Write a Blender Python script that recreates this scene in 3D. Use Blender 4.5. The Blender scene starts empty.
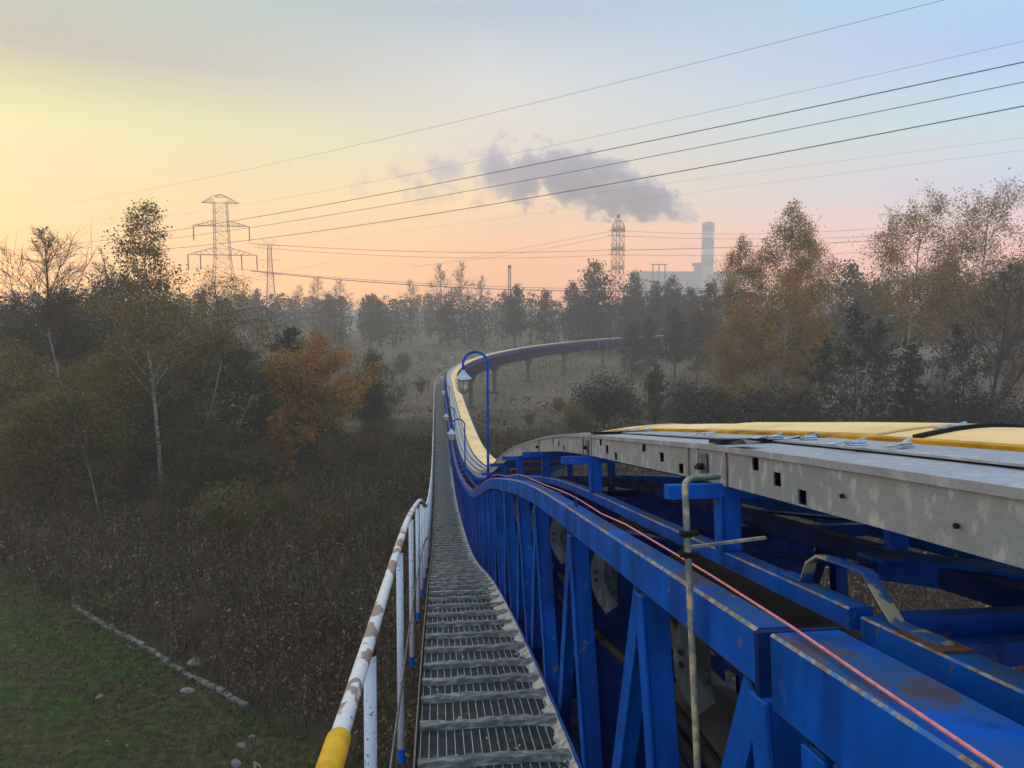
import bpy, bmesh, math, random
import numpy as np
from mathutils import Vector, Matrix

rnd = random.Random(7)
rng = np.random.default_rng(7)
SC = bpy.context.scene
COL = SC.collection
PI = math.pi

# ------------------------------------------------------------------ survey
CAMZ = 13.0                       # eye height over the heath
F = 740.0
PITCH, YAW = math.radians(6.5), math.radians(5.862)


def sight(u, v, Y):
    """world point at depth Y (along the walkway) on the sight line surveyed at u, v"""
    a, b = (u - 512) / F, (v - 384) / F
    fz = math.cos(PITCH) - b * math.sin(PITCH)
    dn = b * math.cos(PITCH) + math.sin(PITCH)
    dx = a * math.cos(YAW) + fz * math.sin(YAW)
    dy = fz * math.cos(YAW) - a * math.sin(YAW)
    return Vector((dx / dy * Y, Y, CAMZ - dn / dy * Y))


def sight_plane(u, v, A, B):
    """point of the vertical plane through A and B on a sight line"""
    p = sight(u, v, 1.0) - Vector((0, 0, CAMZ))
    n = Vector((-(B.y - A.y), B.x - A.x, 0))
    s = n.dot(Vector((A.x, A.y, 0))) / n.dot(Vector((p.x, p.y, 0)))
    return Vector((p.x * s, p.y * s, CAMZ + p.z * s))


# ------------------------------------------------------------------ conveyor line
KN = np.array([0, 1.5, 3, 5, 7, 9, 11, 13, 15, 18, 22, 27, 33, 42, 55, 75, 110.])
KD = np.array([0, .242, .493, .84, 1.283, 1.781, 2.376, 2.96, 3.456, 4.072, 4.782, 5.501, 6.017, 6.413, 6.823, 7.096, 7.23])


def _moments(k, v):
    n = len(k); h = np.diff(k); A = np.zeros((n, n)); b = np.zeros(n); A[0, 0] = A[-1, -1] = 1
    for i in range(1, n - 1):
        A[i, i - 1] = h[i - 1]; A[i, i] = 2 * (h[i - 1] + h[i]); A[i, i + 1] = h[i]
        b[i] = 6 * ((v[i + 1] - v[i]) / h[i] - (v[i] - v[i - 1]) / h[i - 1])
    return np.linalg.solve(A, b)


KM = _moments(KN, KD)


def drop(s):
    if s <= 0: return .161 * s
    if s >= 110: return 7.23
    i = int(min(max(np.searchsorted(KN, s) - 1, 0), len(KN) - 2)); h = KN[i + 1] - KN[i]; d = s - KN[i]
    return float(KD[i] + d * ((KD[i + 1] - KD[i]) / h - h * (2 * KM[i] + KM[i + 1]) / 6) + d * d * KM[i] / 2 + d ** 3 * (KM[i + 1] - KM[i]) / (6 * h))


S0, RAD, SEND = 66.0, 100.0, 255.0
TH = math.radians(66)


def plan(s):
    if s <= S0: return Vector((0, s, 0)), 0.0
    th = (s - S0) / RAD
    if th <= TH: return Vector((RAD * (1 - math.cos(th)), S0 + RAD * math.sin(th), 0)), th
    e = s - S0 - RAD * TH
    return Vector((RAD * (1 - math.cos(TH)) + e * math.sin(TH), S0 + RAD * math.sin(TH) + e * math.cos(TH), 0)), TH


def frame(s):
    p, th = plan(s)
    p.z = CAMZ - drop(s)
    sl = (drop(s + .05) - drop(s - .05)) / .1
    T = Vector((math.sin(th), math.cos(th), -sl)).normalized()
    R = Vector((math.cos(th), -math.sin(th), 0))
    N = R.cross(T)
    return p, R, T, N


def W(s, X, o):
    p, R, T, N = frame(s)
    return p + R * X - N * o


def stations(a, b):
    out = []; s = a
    while s < b - 1e-6:
        out.append(s); s += .3 if s < 24 else (.7 if s < 50 else (1.6 if s < 66 else 2.0))
    out.append(b)
    return out


# ------------------------------------------------------------------ mesh helpers
class MB:
    def __init__(self): self.v = []; self.f = []; self.m = []

    def add(self, vs, fs, m=0):
        o = len(self.v); self.v += [tuple(p) for p in vs]
        for f in fs: self.f.append([i + o for i in f]); self.m.append(m)

    def box(self, c, sx, sy, sz, M=None, m=0, bev=0.0):
        c = Vector(c); pts = []
        if bev <= 0:
            for z in (-1, 1):
                for y in (-1, 1):
                    for x in (-1, 1): pts.append(Vector((x * sx / 2, y * sy / 2, z * sz / 2)))
            fs = [(0, 2, 3, 1), (4, 5, 7, 6), (0, 1, 5, 4), (2, 6, 7, 3), (0, 4, 6, 2), (1, 3, 7, 5)]
        else:
            bm = bmesh.new(); bmesh.ops.create_cube(bm, size=1)
            for v in bm.verts: v.co = Vector((v.co.x * sx, v.co.y * sy, v.co.z * sz))
            bmesh.ops.bevel(bm, geom=bm.edges[:], offset=bev, segments=1, affect='EDGES')
            bm.verts.index_update(); pts = [v.co.copy() for v in bm.verts]; fs = [[v.index for v in f.verts] for f in bm.faces]; bm.free()
        if M is not None: pts = [M @ p for p in pts]
        self.add([p + c for p in pts], fs, m)

    def tube(self, pts, rad, n=8, m=0, cap=True):
        pts = [Vector(p) for p in pts]; k = len(pts)
        if not hasattr(rad, '__len__'): rad = [rad] * k
        rings = []; prev = None
        for i, p in enumerate(pts):
            t = (pts[min(i + 1, k - 1)] - pts[max(i - 1, 0)])
            t = t.normalized() if t.length > 1e-9 else Vector((0, 0, 1))
            if prev is None:
                a = Vector((1, 0, 0)) if abs(t.x) < .9 else Vector((0, 1, 0))
                u = t.cross(a).normalized()
            else:
                u = (prev - t * prev.dot(t)); u = u.normalized() if u.length > 1e-6 else t.orthogonal().normalized()
            prev = u; w = t.cross(u)
            rings.append([p + (u * math.cos(2 * PI * j / n) + w * math.sin(2 * PI * j / n)) * rad[i] for j in range(n)])
        vs = [q for r in rings for q in r]
        fs = [(i * n + j, i * n + (j + 1) % n, (i + 1) * n + (j + 1) % n, (i + 1) * n + j) for i in range(k - 1) for j in range(n)]
        if cap: fs += [list(range(n))[::-1], [(k - 1) * n + j for j in range(n)]]
        self.add(vs, fs, m)

    def bar(self, a, b, w, h, up=(0, 0, 1), m=0):
        a, b = Vector(a), Vector(b); t = (b - a); L = t.length; t.normalize()
        up = Vector(up); x = t.cross(up); x = x.normalized() if x.length > 1e-6 else t.orthogonal().normalized(); z = x.cross(t)
        M = Matrix((x, t, z)).transposed()
        self.box((a + b) / 2, w, L, h, M, m)

    def sweep(self, ss, sec, m=0, cap=True, closed=True, worn=False):
        n = len(sec); vs = []; f0 = len(self.f)
        for s in ss:
            p, R, T, N = frame(s)
            vs += [p + R * X - N * o for X, o in sec]
        fs = [(i * n + j, i * n + (j + 1) % n, (i + 1) * n + (j + 1) % n, (i + 1) * n + j) for i in range(len(ss) - 1) for j in range(n if closed else n - 1)]
        if cap and closed: fs += [list(range(n))[::-1], [(len(ss) - 1) * n + j for j in range(n)]]
        self.add(vs, fs, m)
        if worn and n == 8:                                          # the chamfers carry the worn-edge paint
            for i in range(len(ss) - 1):
                for j in (1, 3, 5, 7): self.m[f0 + i * n + j] = 1

    def lathe(self, c, prof, n=12, m=0):
        c = Vector(c); vs = []; k = len(prof)
        for r, z in prof:
            vs += [c + Vector((r * math.cos(2 * PI * j / n), r * math.sin(2 * PI * j / n), z)) for j in range(n)]
        fs = [(i * n + j, i * n + (j + 1) % n, (i + 1) * n + (j + 1) % n, (i + 1) * n + j) for i in range(k - 1) for j in range(n)]
        fs += [list(range(n))[::-1], [(k - 1) * n + j for j in range(n)]]
        self.add(vs, fs, m)

    def mesh(self, name, mats, off=(0, 0, 0), smooth=False, recalc=True):
        me = bpy.data.meshes.new(name)
        ox, oy, oz = off
        me.from_pydata([(x - ox, y - oy, z - oz) for x, y, z in self.v], [], self.f)
        for mt in (mats if isinstance(mats, (list, tuple)) else [mats]): me.materials.append(mt)
        me.polygons.foreach_set('material_index', self.m)
        if smooth: me.polygons.foreach_set('use_smooth', [True] * len(self.f))
        if recalc:
            bm = bmesh.new(); bm.from_mesh(me); bmesh.ops.recalc_face_normals(bm, faces=bm.faces[:]); bm.to_mesh(me); bm.free()
        me.update()
        return me

    def build(self, name, mats, parent=None, smooth=False, recalc=True, label=None):
        off = parent_loc(parent) if parent else (0, 0, 0)
        o = bpy.data.objects.new(name, self.mesh(name, mats, off, smooth, recalc)); COL.objects.link(o)
        if parent: o.parent = parent
        if label: o['label'] = label
        return o


def parent_loc(p):
    l = Vector((0, 0, 0))
    while p: l += p.location; p = p.parent
    return l


def np_mesh(name, V, Fq, mats, midx=None):
    """fast mesh of equal-sided faces from arrays"""
    me = bpy.data.meshes.new(name); n = Fq.shape[1]
    me.vertices.add(len(V)); me.vertices.foreach_set('co', V.astype(np.float32).ravel())
    me.loops.add(Fq.size); me.loops.foreach_set('vertex_index', Fq.astype(np.int32).ravel())
    me.polygons.add(len(Fq)); me.polygons.foreach_set('loop_start', np.arange(0, Fq.size, n, dtype=np.int32))
    for mt in (mats if isinstance(mats, (list, tuple)) else [mats]): me.materials.append(mt)
    if midx is not None: me.polygons.foreach_set('material_index', midx.astype(np.int32))
    me.update(calc_edges=True); me.validate()
    return me


def link(name, me, parent=None):
    o = bpy.data.objects.new(name, me); COL.objects.link(o)
    if parent: o.parent = parent
    return o


def thing(name, label, cat, loc=(0, 0, 0), group=None):
    o = bpy.data.objects.new(name, None); COL.objects.link(o); o.location = loc; o.empty_display_size = .2
    return tag(o, label, cat, group)


def tag(o, label, cat, group=None):
    o['label'] = label; o['category'] = cat
    if group: o['group'] = group
    return o


def struct(o, kind='structure', label=None):
    o['kind'] = kind
    if label: o['label'] = label
    return o


def put(name, me, parent, s, X, o):
    """a part set into the frame of the conveyor line (x across, y along, z up)"""
    p, R, T, N = frame(s)
    q = p + R * X - N * o - parent_loc(parent)
    ob = link(name, me, parent)
    ob.matrix_basis = Matrix(((R.x, T.x, N.x, q.x), (R.y, T.y, N.y, q.y), (R.z, T.z, N.z, q.z), (0, 0, 0, 1)))
    return ob


# ------------------------------------------------------------------ materials
def new_mat(name):
    m = bpy.data.materials.new(name); m.use_nodes = True
    nt = m.node_tree; b = nt.nodes['Principled BSDF']
    return m, nt, b


def nd(nt, t, **kw):
    n = nt.nodes.new(t)
    for k, v in kw.items():
        if k.startswith('i_'): n.inputs[k[2:].replace('_', ' ')].default_value = v
        else: setattr(n, k, v)
    return n


def ramp(nt, stops, fac=None, interp='LINEAR'):
    r = nt.nodes.new('ShaderNodeValToRGB'); e = r.color_ramp.elements; r.color_ramp.interpolation = interp
    while len(e) < len(stops): e.new(.5)
    for q, (p, c) in zip(e, stops):
        q.position = p; q.color = (*c, 1) if not isinstance(c, (int, float)) else (c, c, c, 1)
    if fac is not None: nt.links.new(fac, r.inputs[0])
    return r


def coord(nt, kind):
    if kind == 'Position': return nt.nodes.new('ShaderNodeNewGeometry').outputs['Position']
    return nt.nodes.new('ShaderNodeTexCoord').outputs[kind]


def noise(nt, vec, scale, detail=4, rough=.6, stretch=None):
    if stretch:
        mp = nt.nodes.new('ShaderNodeMapping'); mp.inputs['Scale'].default_value = stretch
        nt.links.new(vec, mp.inputs[0]); vec = mp.outputs[0]
    n = nt.nodes.new('ShaderNodeTexNoise'); n.inputs['Scale'].default_value = scale
    n.inputs['Detail'].default_value = detail; n.inputs['Roughness'].default_value = rough
    nt.links.new(vec, n.inputs['Vector'])
    return n.outputs['Fac']


def mixc(nt, fac, a, b):
    m = nt.nodes.new('ShaderNodeMix'); m.data_type = 'RGBA'
    for s, v in ((0, fac), (6, a), (7, b)):
        if isinstance(v, (tuple, list)): m.inputs[s].default_value = (*v, 1) if len(v) == 3 else v
        elif isinstance(v, (int, float)): m.inputs[s].default_value = v
        else: nt.links.new(v, m.inputs[s])
    return m.outputs[2]


def mth(nt, op, a, b=None, clamp=False):
    m = nt.nodes.new('ShaderNodeMath'); m.operation = op; m.use_clamp = clamp
    for i, v in enumerate((a, b)):
        if v is None: continue
        if isinstance(v, (int, float)): m.inputs[i].default_value = v
        else: nt.links.new(v, m.inputs[i])
    return m.outputs[0]


def bump(nt, b, h, strength=.3, dist=.01):
    n = nt.nodes.new('ShaderNodeBump'); n.inputs['Strength'].default_value = strength; n.inputs['Distance'].default_value = dist
    nt.links.new(h, n.inputs['Height']); nt.links.new(n.outputs[0], b.inputs['Normal'])


def mat_simple(name, stops, scale=3, rough=.7, metal=0, kind='Position', stretch=None, bmp=0, bd=.01, detail=5, spec=.5):
    m, nt, b = new_mat(name)
    f = noise(nt, coord(nt, kind), scale, detail, .6, stretch)
    nt.links.new(ramp(nt, stops, f).outputs[0], b.inputs['Base Color'])
    b.inputs['Roughness'].default_value = rough; b.inputs['Metallic'].default_value = metal
    b.inputs['Specular IOR Level'].default_value = spec
    if bmp: bump(nt, b, f, bmp, bd)
    return m


def mat_paint(name, base, dusty, chip, rough=.38, chip_at=.66, dust=.75):
    """painted steel: tone drift, dust lying on upward faces, chips through to rust"""
    m, nt, b = new_mat(name); pos = coord(nt, 'Position')
    geo = nt.nodes.new('ShaderNodeNewGeometry'); sep = nt.nodes.new('ShaderNodeSeparateXYZ'); nt.links.new(geo.outputs['True Normal'], sep.inputs[0])
    n1 = noise(nt, pos, 4.5, 6, .65); n2 = noise(nt, pos, 17, 8, .7); n3 = noise(nt, pos, 1.6, 3, .5)
    c = mixc(nt, ramp(nt, [(.35, 0), (.68, 1)], n1).outputs[0], base, tuple(x * .62 for x in base))
    rn = noise(nt, pos, 7, 5, .6, (1, 1, .12)); c = mixc(nt, mth(nt, 'MULTIPLY', ramp(nt, [(.47, 0), (.62, 1)], rn).outputs[0], .65), c, tuple(x * .25 for x in base))
    ck = noise(nt, pos, 2.4, 7, .7); c = mixc(nt, mth(nt, 'MULTIPLY', ramp(nt, [(.54, 0), (.66, 1)], ck).outputs[0], .35), c, tuple(x * .85 + .008 for x in base))
    up = mth(nt, 'MULTIPLY', ramp(nt, [(.55, 0), (.95, 1)], sep.outputs[2]).outputs[0], ramp(nt, [(.38, .12), (.62, 1)], n1).outputs[0])
    c = mixc(nt, mth(nt, 'MULTIPLY', up, dust), c, dusty)
    ch = mth(nt, 'MULTIPLY', ramp(nt, [(chip_at - .03, 0), (chip_at, 1)], n2).outputs[0], ramp(nt, [(.5, 0), (.6, 1)], n3).outputs[0])
    cr = mixc(nt, n2, chip, tuple(x * 2.2 for x in chip))
    c = mixc(nt, ch, c, cr)
    st = mth(nt, 'MULTIPLY', ramp(nt, [(.60, 0), (.95, 1)], sep.outputs[2]).outputs[0], ramp(nt, [(.54, 0), (.60, .8)], noise(nt, pos, 2.6, 7, .68)).outputs[0])
    c = mixc(nt, st, c, mixc(nt, n2, (.035, .03, .028), (.13, .105, .085)))
    nt.links.new(c, b.inputs['Base Color'])
    nt.links.new(ramp(nt, [(.3, rough), (.7, min(rough + .35, 1))], mth(nt, 'ADD', n1, mth(nt, 'MULTIPLY', up, .3))).outputs[0], b.inputs['Roughness'])
    b.inputs['Specular IOR Level'].default_value = .10
    bump(nt, b, n2, .12, .002)
    return m


M = {}
M['blue'] = mat_paint('blue_paint', (.0008, .096, .54), (.03, .10, .20), (.085, .078, .072), chip_at=.64)
M['blue_rail'] = mat_paint('blue_rail_paint', (.0008, .088, .48), (.03, .10, .18), (.075, .06, .05), chip_at=.62)
M['edge'] = mat_simple('worn_blue_edge', [(.34, (.004, .09, .38)), (.455, (.03, .13, .36)), (.48, (.24, .23, .19)), (.55, (.13, .085, .055)), (.62, (.32, .30, .26)), (.68, (.01, .09, .36))], 9, .65, detail=9)
M['blue_shaded'] = mat_paint('shaded_blue_paint', (.001, .022, .14), (.03, .045, .075), (.05, .03, .02), rough=.5)  # the truss blue again, shade of the inner parts darkened into the colour
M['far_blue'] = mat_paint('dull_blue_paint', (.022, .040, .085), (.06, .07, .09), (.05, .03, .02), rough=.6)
M['white_rail'] = None


def mat_rail_white():
    m, nt, b = new_mat('white_rail_paint'); pos = coord(nt, 'Position')
    n1 = noise(nt, pos, 4.2, 3, .55, (2.0, 1.0, 2.0)); n2 = noise(nt, pos, 38, 6, .7); n3 = noise(nt, pos, 1.3, 2, .5)
    worn = ramp(nt, [(.53, 0), (.545, 1)], mth(nt, 'ADD', n1, mth(nt, 'MULTIPLY', mth(nt, 'SUBTRACT', n2, .5), .10))).outputs[0]
    c = mixc(nt, n2, (.70, .72, .74), (.50, .53, .56))
    c = mixc(nt, worn, c, mixc(nt, n2, (.17, .12, .10), (.33, .25, .22)))
    c = mixc(nt, ramp(nt, [(.70, 0), (.72, 1)], n2).outputs[0], c, (.05, .05, .06))
    nt.links.new(c, b.inputs['Base Color']); b.inputs['Roughness'].default_value = .62
    bump(nt, b, worn, -.5, .002)
    return m


def mat_post_white():
    m, nt, b = new_mat('pale_blue_post_paint'); pos = coord(nt, 'Position')
    n2 = noise(nt, pos, 60, 3, .6); n1 = noise(nt, pos, 5, 4, .6, (1, 1, .5)); n3 = noise(nt, pos, 9, 6, .7)
    c = mixc(nt, n1, (.55, .65, .74), (.36, .48, .62))
    sp = mth(nt, 'MULTIPLY', ramp(nt, [(.61, 0), (.64, 1)], n2).outputs[0], ramp(nt, [(.42, 0), (.55, 1)], n1).outputs[0])
    c = mixc(nt, sp, c, (.015, .07, .30))
    c = mixc(nt, ramp(nt, [(.66, 0), (.70, 1)], n3).outputs[0], c, (.16, .07, .03))
    nt.links.new(c, b.inputs['Base Color']); b.inputs['Roughness'].default_value = .55
    return m


M['white_rail'] = mat_rail_white(); M['white_post'] = mat_post_white()
M['yellow_grip'] = mat_paint('yellow_sleeve', (.78, .47, .03), (.6, .42, .10), (.12, .08, .04), rough=.5, chip_at=.74, dust=.2)
M['yellow'] = mat_paint('yellow_trim_paint', (.72, .36, .012), (.5, .33, .10), (.10, .06, .03), rough=.45, chip_at=.68, dust=.3)
M['tan'] = mat_simple('tan_roof_panel', [(.3, (.66, .45, .20)), (.5, (.86, .61, .285)), (.72, (.92, .69, .36))], 2.2, .7, stretch=(1, .35, 1), bmp=.1, spec=.15)
M['black'] = mat_simple('black_rubber', [(.3, (.008, .008, .009)), (.7, (.022, .021, .02))], 8, .7, spec=.12)
M['cable'] = mat_simple('cable_sheath', [(.3, (.03, .02, .02)), (.7, (.06, .04, .035))], 8, .6)
M['belt'] = mat_simple('dusty_belt', [(.3, (.010, .010, .010)), (.62, (.03, .028, .026)), (.8, (.13, .12, .105))], 5, .75, bmp=.3)
M['rust'] = mat_simple('rusty_steel', [(.3, (.05, .022, .012)), (.7, (.17, .075, .035))], 18, .85, bmp=.3)
M['cord'] = mat_simple('red_cord', [(.3, (.50, .13, .14)), (.7, (.70, .30, .30))], 60, .6)
M['chrome'] = mat_simple('latch_steel', [(.3, (.30, .34, .42)), (.7, (.58, .62, .70))], 60, .3, .85)
M['strap'] = mat_simple('stained_strap', [(.3, (.20, .15, .125)), (.7, (.36, .30, .26))], 12, .6, .2)


def mat_galv(name, lo, mid, hi, metal=.25, rough=.5):
    m, nt, b = new_mat(name); pos = coord(nt, 'Position')
    n1 = noise(nt, pos, 3.0, 4, .6); n2 = noise(nt, pos, 34, 3, .5, (1, .8, .45)); n3 = noise(nt, pos, 9, 4, .6); n4 = noise(nt, pos, 120, 3, .6)
    c = mixc(nt, n1, lo, mid)
    fl = mth(nt, 'MULTIPLY', ramp(nt, [(.53, 0), (.60, 1)], n2).outputs[0], ramp(nt, [(.36, .15), (.56, 1)], n3).outputs[0])
    c = mixc(nt, mth(nt, 'MULTIPLY', fl, .6), c, hi)
    c = mixc(nt, ramp(nt, [(.4, 0), (.75, .35)], n4).outputs[0], c, tuple(x * .6 for x in lo))
    nt.links.new(c, b.inputs['Base Color']); b.inputs['Metallic'].default_value = metal
    nt.links.new(ramp(nt, [(.3, rough - .08), (.7, rough + .2)], n3).outputs[0], b.inputs['Roughness'])
    bump(nt, b, n2, .06, .002)
    return m


M['galv'] = mat_galv('galvanised_sheet', (.21, .26, .285), (.29, .345, .37), (.50, .55, .58))
M['galv_top'] = mat_galv('galvanised_top_sheet', (.26, .30, .36), (.34, .38, .44), (.48, .53, .6), .35, .42)
M['galv_dark'] = mat_galv('weathered_guard_plate', (.075, .10, .105), (.13, .16, .165), (.26, .30, .31), .3, .45)
M['steel'] = mat_galv('grey_steel', (.12, .12, .12), (.2, .2, .19), (.36, .35, .32), .4, .5)
M['grate'] = mat_simple('grating_steel', [(.3, (.045, .06, .068)), (.6, (.085, .105, .115)), (.8, (.22, .24, .25))], 14, .55, .35)
M['grate_bar'] = mat_simple('grating_cross_bar', [(.3, (.24, .27, .29)), (.7, (.44, .47, .49))], 12, .5, .3)
M['grate_far'] = mat_simple('distant_grating', [(.3, (.050, .064, .070)), (.7, (.085, .10, .105))], 9, .7, .2, stretch=(1, 4, 1))
M['batten'] = mat_simple('weathered_batten', [(.25, (.065, .072, .074)), (.5, (.15, .16, .16)), (.70, (.34, .35, .34))], 16, .85, stretch=(1, 3, 3), bmp=.5)
M['dust'] = mat_simple('pale_dust', [(.3, (.20, .18, .155)), (.5, (.42, .40, .36)), (.75, (.60, .58, .54))], 20, .95, bmp=.6)
M['pipe'] = mat_simple('flaking_pipe', [(.40, (.10, .13, .12)), (.52, (.20, .23, .19)), (.6, (.45, .40, .22))], 16, .6, .2, detail=6)
M['patch'] = mat_simple('worn_strap_paint', [(.5, (.004, .07, .30)), (.565, (.04, .10, .20)), (.59, (.32, .30, .20))], 9, .6)
M['concrete'] = mat_simple('concrete', [(.3, (.07, .07, .07)), (.7, (.16, .155, .15))], 5, .9, bmp=.4)
M['kerb'] = mat_simple('kerb_concrete', [(.3, (.06, .06, .052)), (.5, (.13, .128, .115)), (.8, (.23, .225, .21))], 4, .95, bmp=.6, bd=.04)
M['stone'] = mat_simple('field_stone', [(.3, (.09, .09, .083)), (.6, (.19, .19, .175)), (.8, (.29, .29, .27))], 5, .95, bmp=.8, bd=.05)
M['lamp_glass'] = None
m, nt, b = new_mat('lamp_glass'); b.inputs['Base Color'].default_value = (.75, .74, .62, 1); b.inputs['Roughness'].default_value = .15; b.inputs['Transmission Weight'].default_value = .5
nt.links.new(ramp(nt, [(.3, (.65, .62, .48)), (.7, (.85, .84, .76))], noise(nt, coord(nt, 'Object'), 12)).outputs[0], b.inputs['Base Color'])
M['lamp_glass'] = m
M['hood'] = mat_simple('lamp_hood', [(.3, (.22, .33, .44)), (.7, (.42, .54, .64))], 14, .4, .1)
M['lattice'] = mat_simple('pylon_steel', [(.3, (.13, .10, .08)), (.7, (.21, .17, .14))], .6, .6, .2)
M['wire'] = mat_simple('power_cable', [(.3, (.030, .024, .024)), (.7, (.05, .04, .04))], 1, .6)
M['wire_thin'] = mat_simple('thin_cable', [(.3, (.16, .13, .12)), (.7, (.22, .18, .17))], 1, .6)

# ------------------------------------------------------------------ ground
def gz(x, y):
    return (.18 * np.sin(x * .13 + 1.3) * np.cos(y * .11) + .10 * np.sin(x * .37 + y * .29) + .05 * np.sin(x * .9 - y * .71))


KA, KB = Vector((-15.3, 31.65)), Vector((-6.5, 23.6))
KD2 = (KB - KA).normalized(); KNrm = Vector((KD2.y, -KD2.x))        # KNrm points to the mown side
if KNrm.y > 0: KNrm = -KNrm


def mown_side(x, y): return (x - KA.x) * KNrm.x + (y - KA.y) * KNrm.y


def ground_mat():
    m, nt, b = new_mat('heath_soil'); pos = coord(nt, 'Position')
    n1 = noise(nt, pos, .11, 5, .6); n2 = noise(nt, pos, 1.3, 6, .65); n3 = noise(nt, pos, 9, 4, .7)
    heath = ramp(nt, [(.25, (.022, .019, .012)), (.5, (.046, .038, .023)), (.75, (.085, .068, .040))], mth(nt, 'ADD', mth(nt, 'MULTIPLY', n2, .6), mth(nt, 'MULTIPLY', n3, .4))).outputs[0]
    field = ramp(nt, [(.3, (.075, .062, .042)), (.5, (.14, .115, .075)), (.75, (.26, .215, .145))], n2).outputs[0]
    sep = nt.nodes.new('ShaderNodeSeparateXYZ'); nt.links.new(pos, sep.inputs[0])
    y = mth(nt, 'ADD', mth(nt, 'MULTIPLY', sep.outputs[1], .01), mth(nt, 'MULTIPLY', mth(nt, 'SUBTRACT', n1, .5), .9))
    f = ramp(nt, [(.72, 0), (.92, 1)], y).outputs[0]
    c = mixc(nt, f, heath, field)
    nt.links.new(c, b.inputs['Base Color']); b.inputs['Roughness'].default_value = 1; b.inputs['Specular IOR Level'].default_value = .1
    bump(nt, b, n3, .8, .12)
    return m


xs = np.concatenate([np.linspace(-470, -60, 30), np.linspace(-57, 60, 90), np.linspace(64, 660, 34)])
ys = np.concatenate([np.linspace(-95, 6, 14), np.linspace(8, 120, 90), np.linspace(124, 990, 50)])
GX, GY = np.meshgrid(xs, ys); V = np.stack([GX.ravel(), GY.ravel(), gz(GX, GY).ravel()], 1)
nx, ny = len(xs), len(ys); I = (np.arange(ny - 1)[:, None] * nx + np.arange(nx - 1)[None]).ravel()
g = link('ground', np_mesh('ground', V, np.stack([I, I + 1, I + 1 + nx, I + nx], 1), ground_mat()))
struct(g, label='dark brown heath ground running out to the far woods')
g.data.polygons.foreach_set('use_smooth', [True] * len(g.data.polygons))

# mown grass patch, its edge lies along the kerb
m, nt, b = new_mat('mown_grass'); pos = coord(nt, 'Position')
n1 = noise(nt, pos, .22, 4, .6); n2 = noise(nt, pos, 3.2, 6, .7); n3 = noise(nt, pos, 22, 3, .7)
gA = ramp(nt, [(.34, (.022, .026, .010)), (.52, (.062, .058, .026)), (.68, (.12, .10, .05))], n2).outputs[0]
gB = ramp(nt, [(.34, (.010, .030, .004)), (.55, (.036, .085, .012)), (.72, (.08, .12, .026))], n2).outputs[0]
c = mixc(nt, ramp(nt, [(.45, 0), (.60, 1)], n1).outputs[0], gA, gB)
nt.links.new(c, b.inputs['Base Color']); b.inputs['Roughness'].default_value = 1; b.inputs['Specular IOR Level'].default_value = .1
bump(nt, b, mth(nt, 'ADD', n2, mth(nt, 'MULTIPLY', n3, .5)), 1.0, .12)
uu = np.linspace(-14, 19, 70); vv = np.linspace(0, 26, 50); U, Vv = np.meshgrid(uu, vv)
PX = KA.x + KD2.x * U + KNrm.x * Vv; PY = KA.y + KD2.y * U + KNrm.y * Vv
V = np.stack([PX.ravel(), PY.ravel(), gz(PX, PY).ravel() + .03 + .10 * np.clip(Vv.ravel() * .2, 0, 1)], 1)
nx = len(uu); I = (np.arange(len(vv) - 1)[:, None] * nx + np.arange(nx - 1)[None]).ravel()
mg = link('grass_verge', np_mesh('grass_verge', V, np.stack([I, I + 1, I + 1 + nx, I + nx], 1), m)); struct(mg, label='mown green grass verge beside the row of kerb stones')
mg.data.polygons.foreach_set('use_smooth', [True] * len(mg.data.polygons))


def leaf_mat(name, stops, trans=.25, rough=.7, patch=None):
    m, nt, b = new_mat(name)
    r = nt.nodes.new('ShaderNodeNewGeometry')
    c = ramp(nt, stops, r.outputs['Random Per Island']).outputs[0]
    if patch:
        n = noise(nt, r.outputs['Position'], patch[0], 3, .6)
        c = mixc(nt, ramp(nt, [(.44, 0), (.60, 1)], n).outputs[0], c, ramp(nt, patch[1], r.outputs['Random Per Island']).outputs[0])
    nt.links.new(c, b.inputs['Base Color']); b.inputs['Roughness'].default_value = rough; b.inputs['Specular IOR Level'].default_value = .2
    t = nt.nodes.new('ShaderNodeBsdfTranslucent'); nt.links.new(c, t.inputs[0])
    mx = nt.nodes.new('ShaderNodeMixShader'); mx.inputs[0].default_value = trans
    nt.links.new(b.outputs[0], mx.inputs[1]); nt.links.new(t.outputs[0], mx.inputs[2]); nt.links.new(mx.outputs[0], nt.nodes['Material Output'].inputs[0])
    return m


def rand_quads(C, size, aspect=.6, flat=0.0):
    """rhombic leaf at each centre, random attitude"""
    n = len(C); a = rng.normal(size=(n, 3)); a[:, 2] *= (1 - flat); a /= np.linalg.norm(a, axis=1, keepdims=True) + 1e-9
    h = rng.normal(size=(n, 3)); b = np.cross(a, h); b /= np.linalg.norm(b, axis=1, keepdims=True) + 1e-9
    s = (size * (.45 + 1.25 * rng.random(n) ** 1.5))[:, None]
    V = np.stack([C - a * s * .5, C + b * s * aspect * .5, C + a * s * .5, C - b * s * aspect * .5], 1).reshape(-1, 3)
    return V, np.arange(n * 4).reshape(n, 4)


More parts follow.
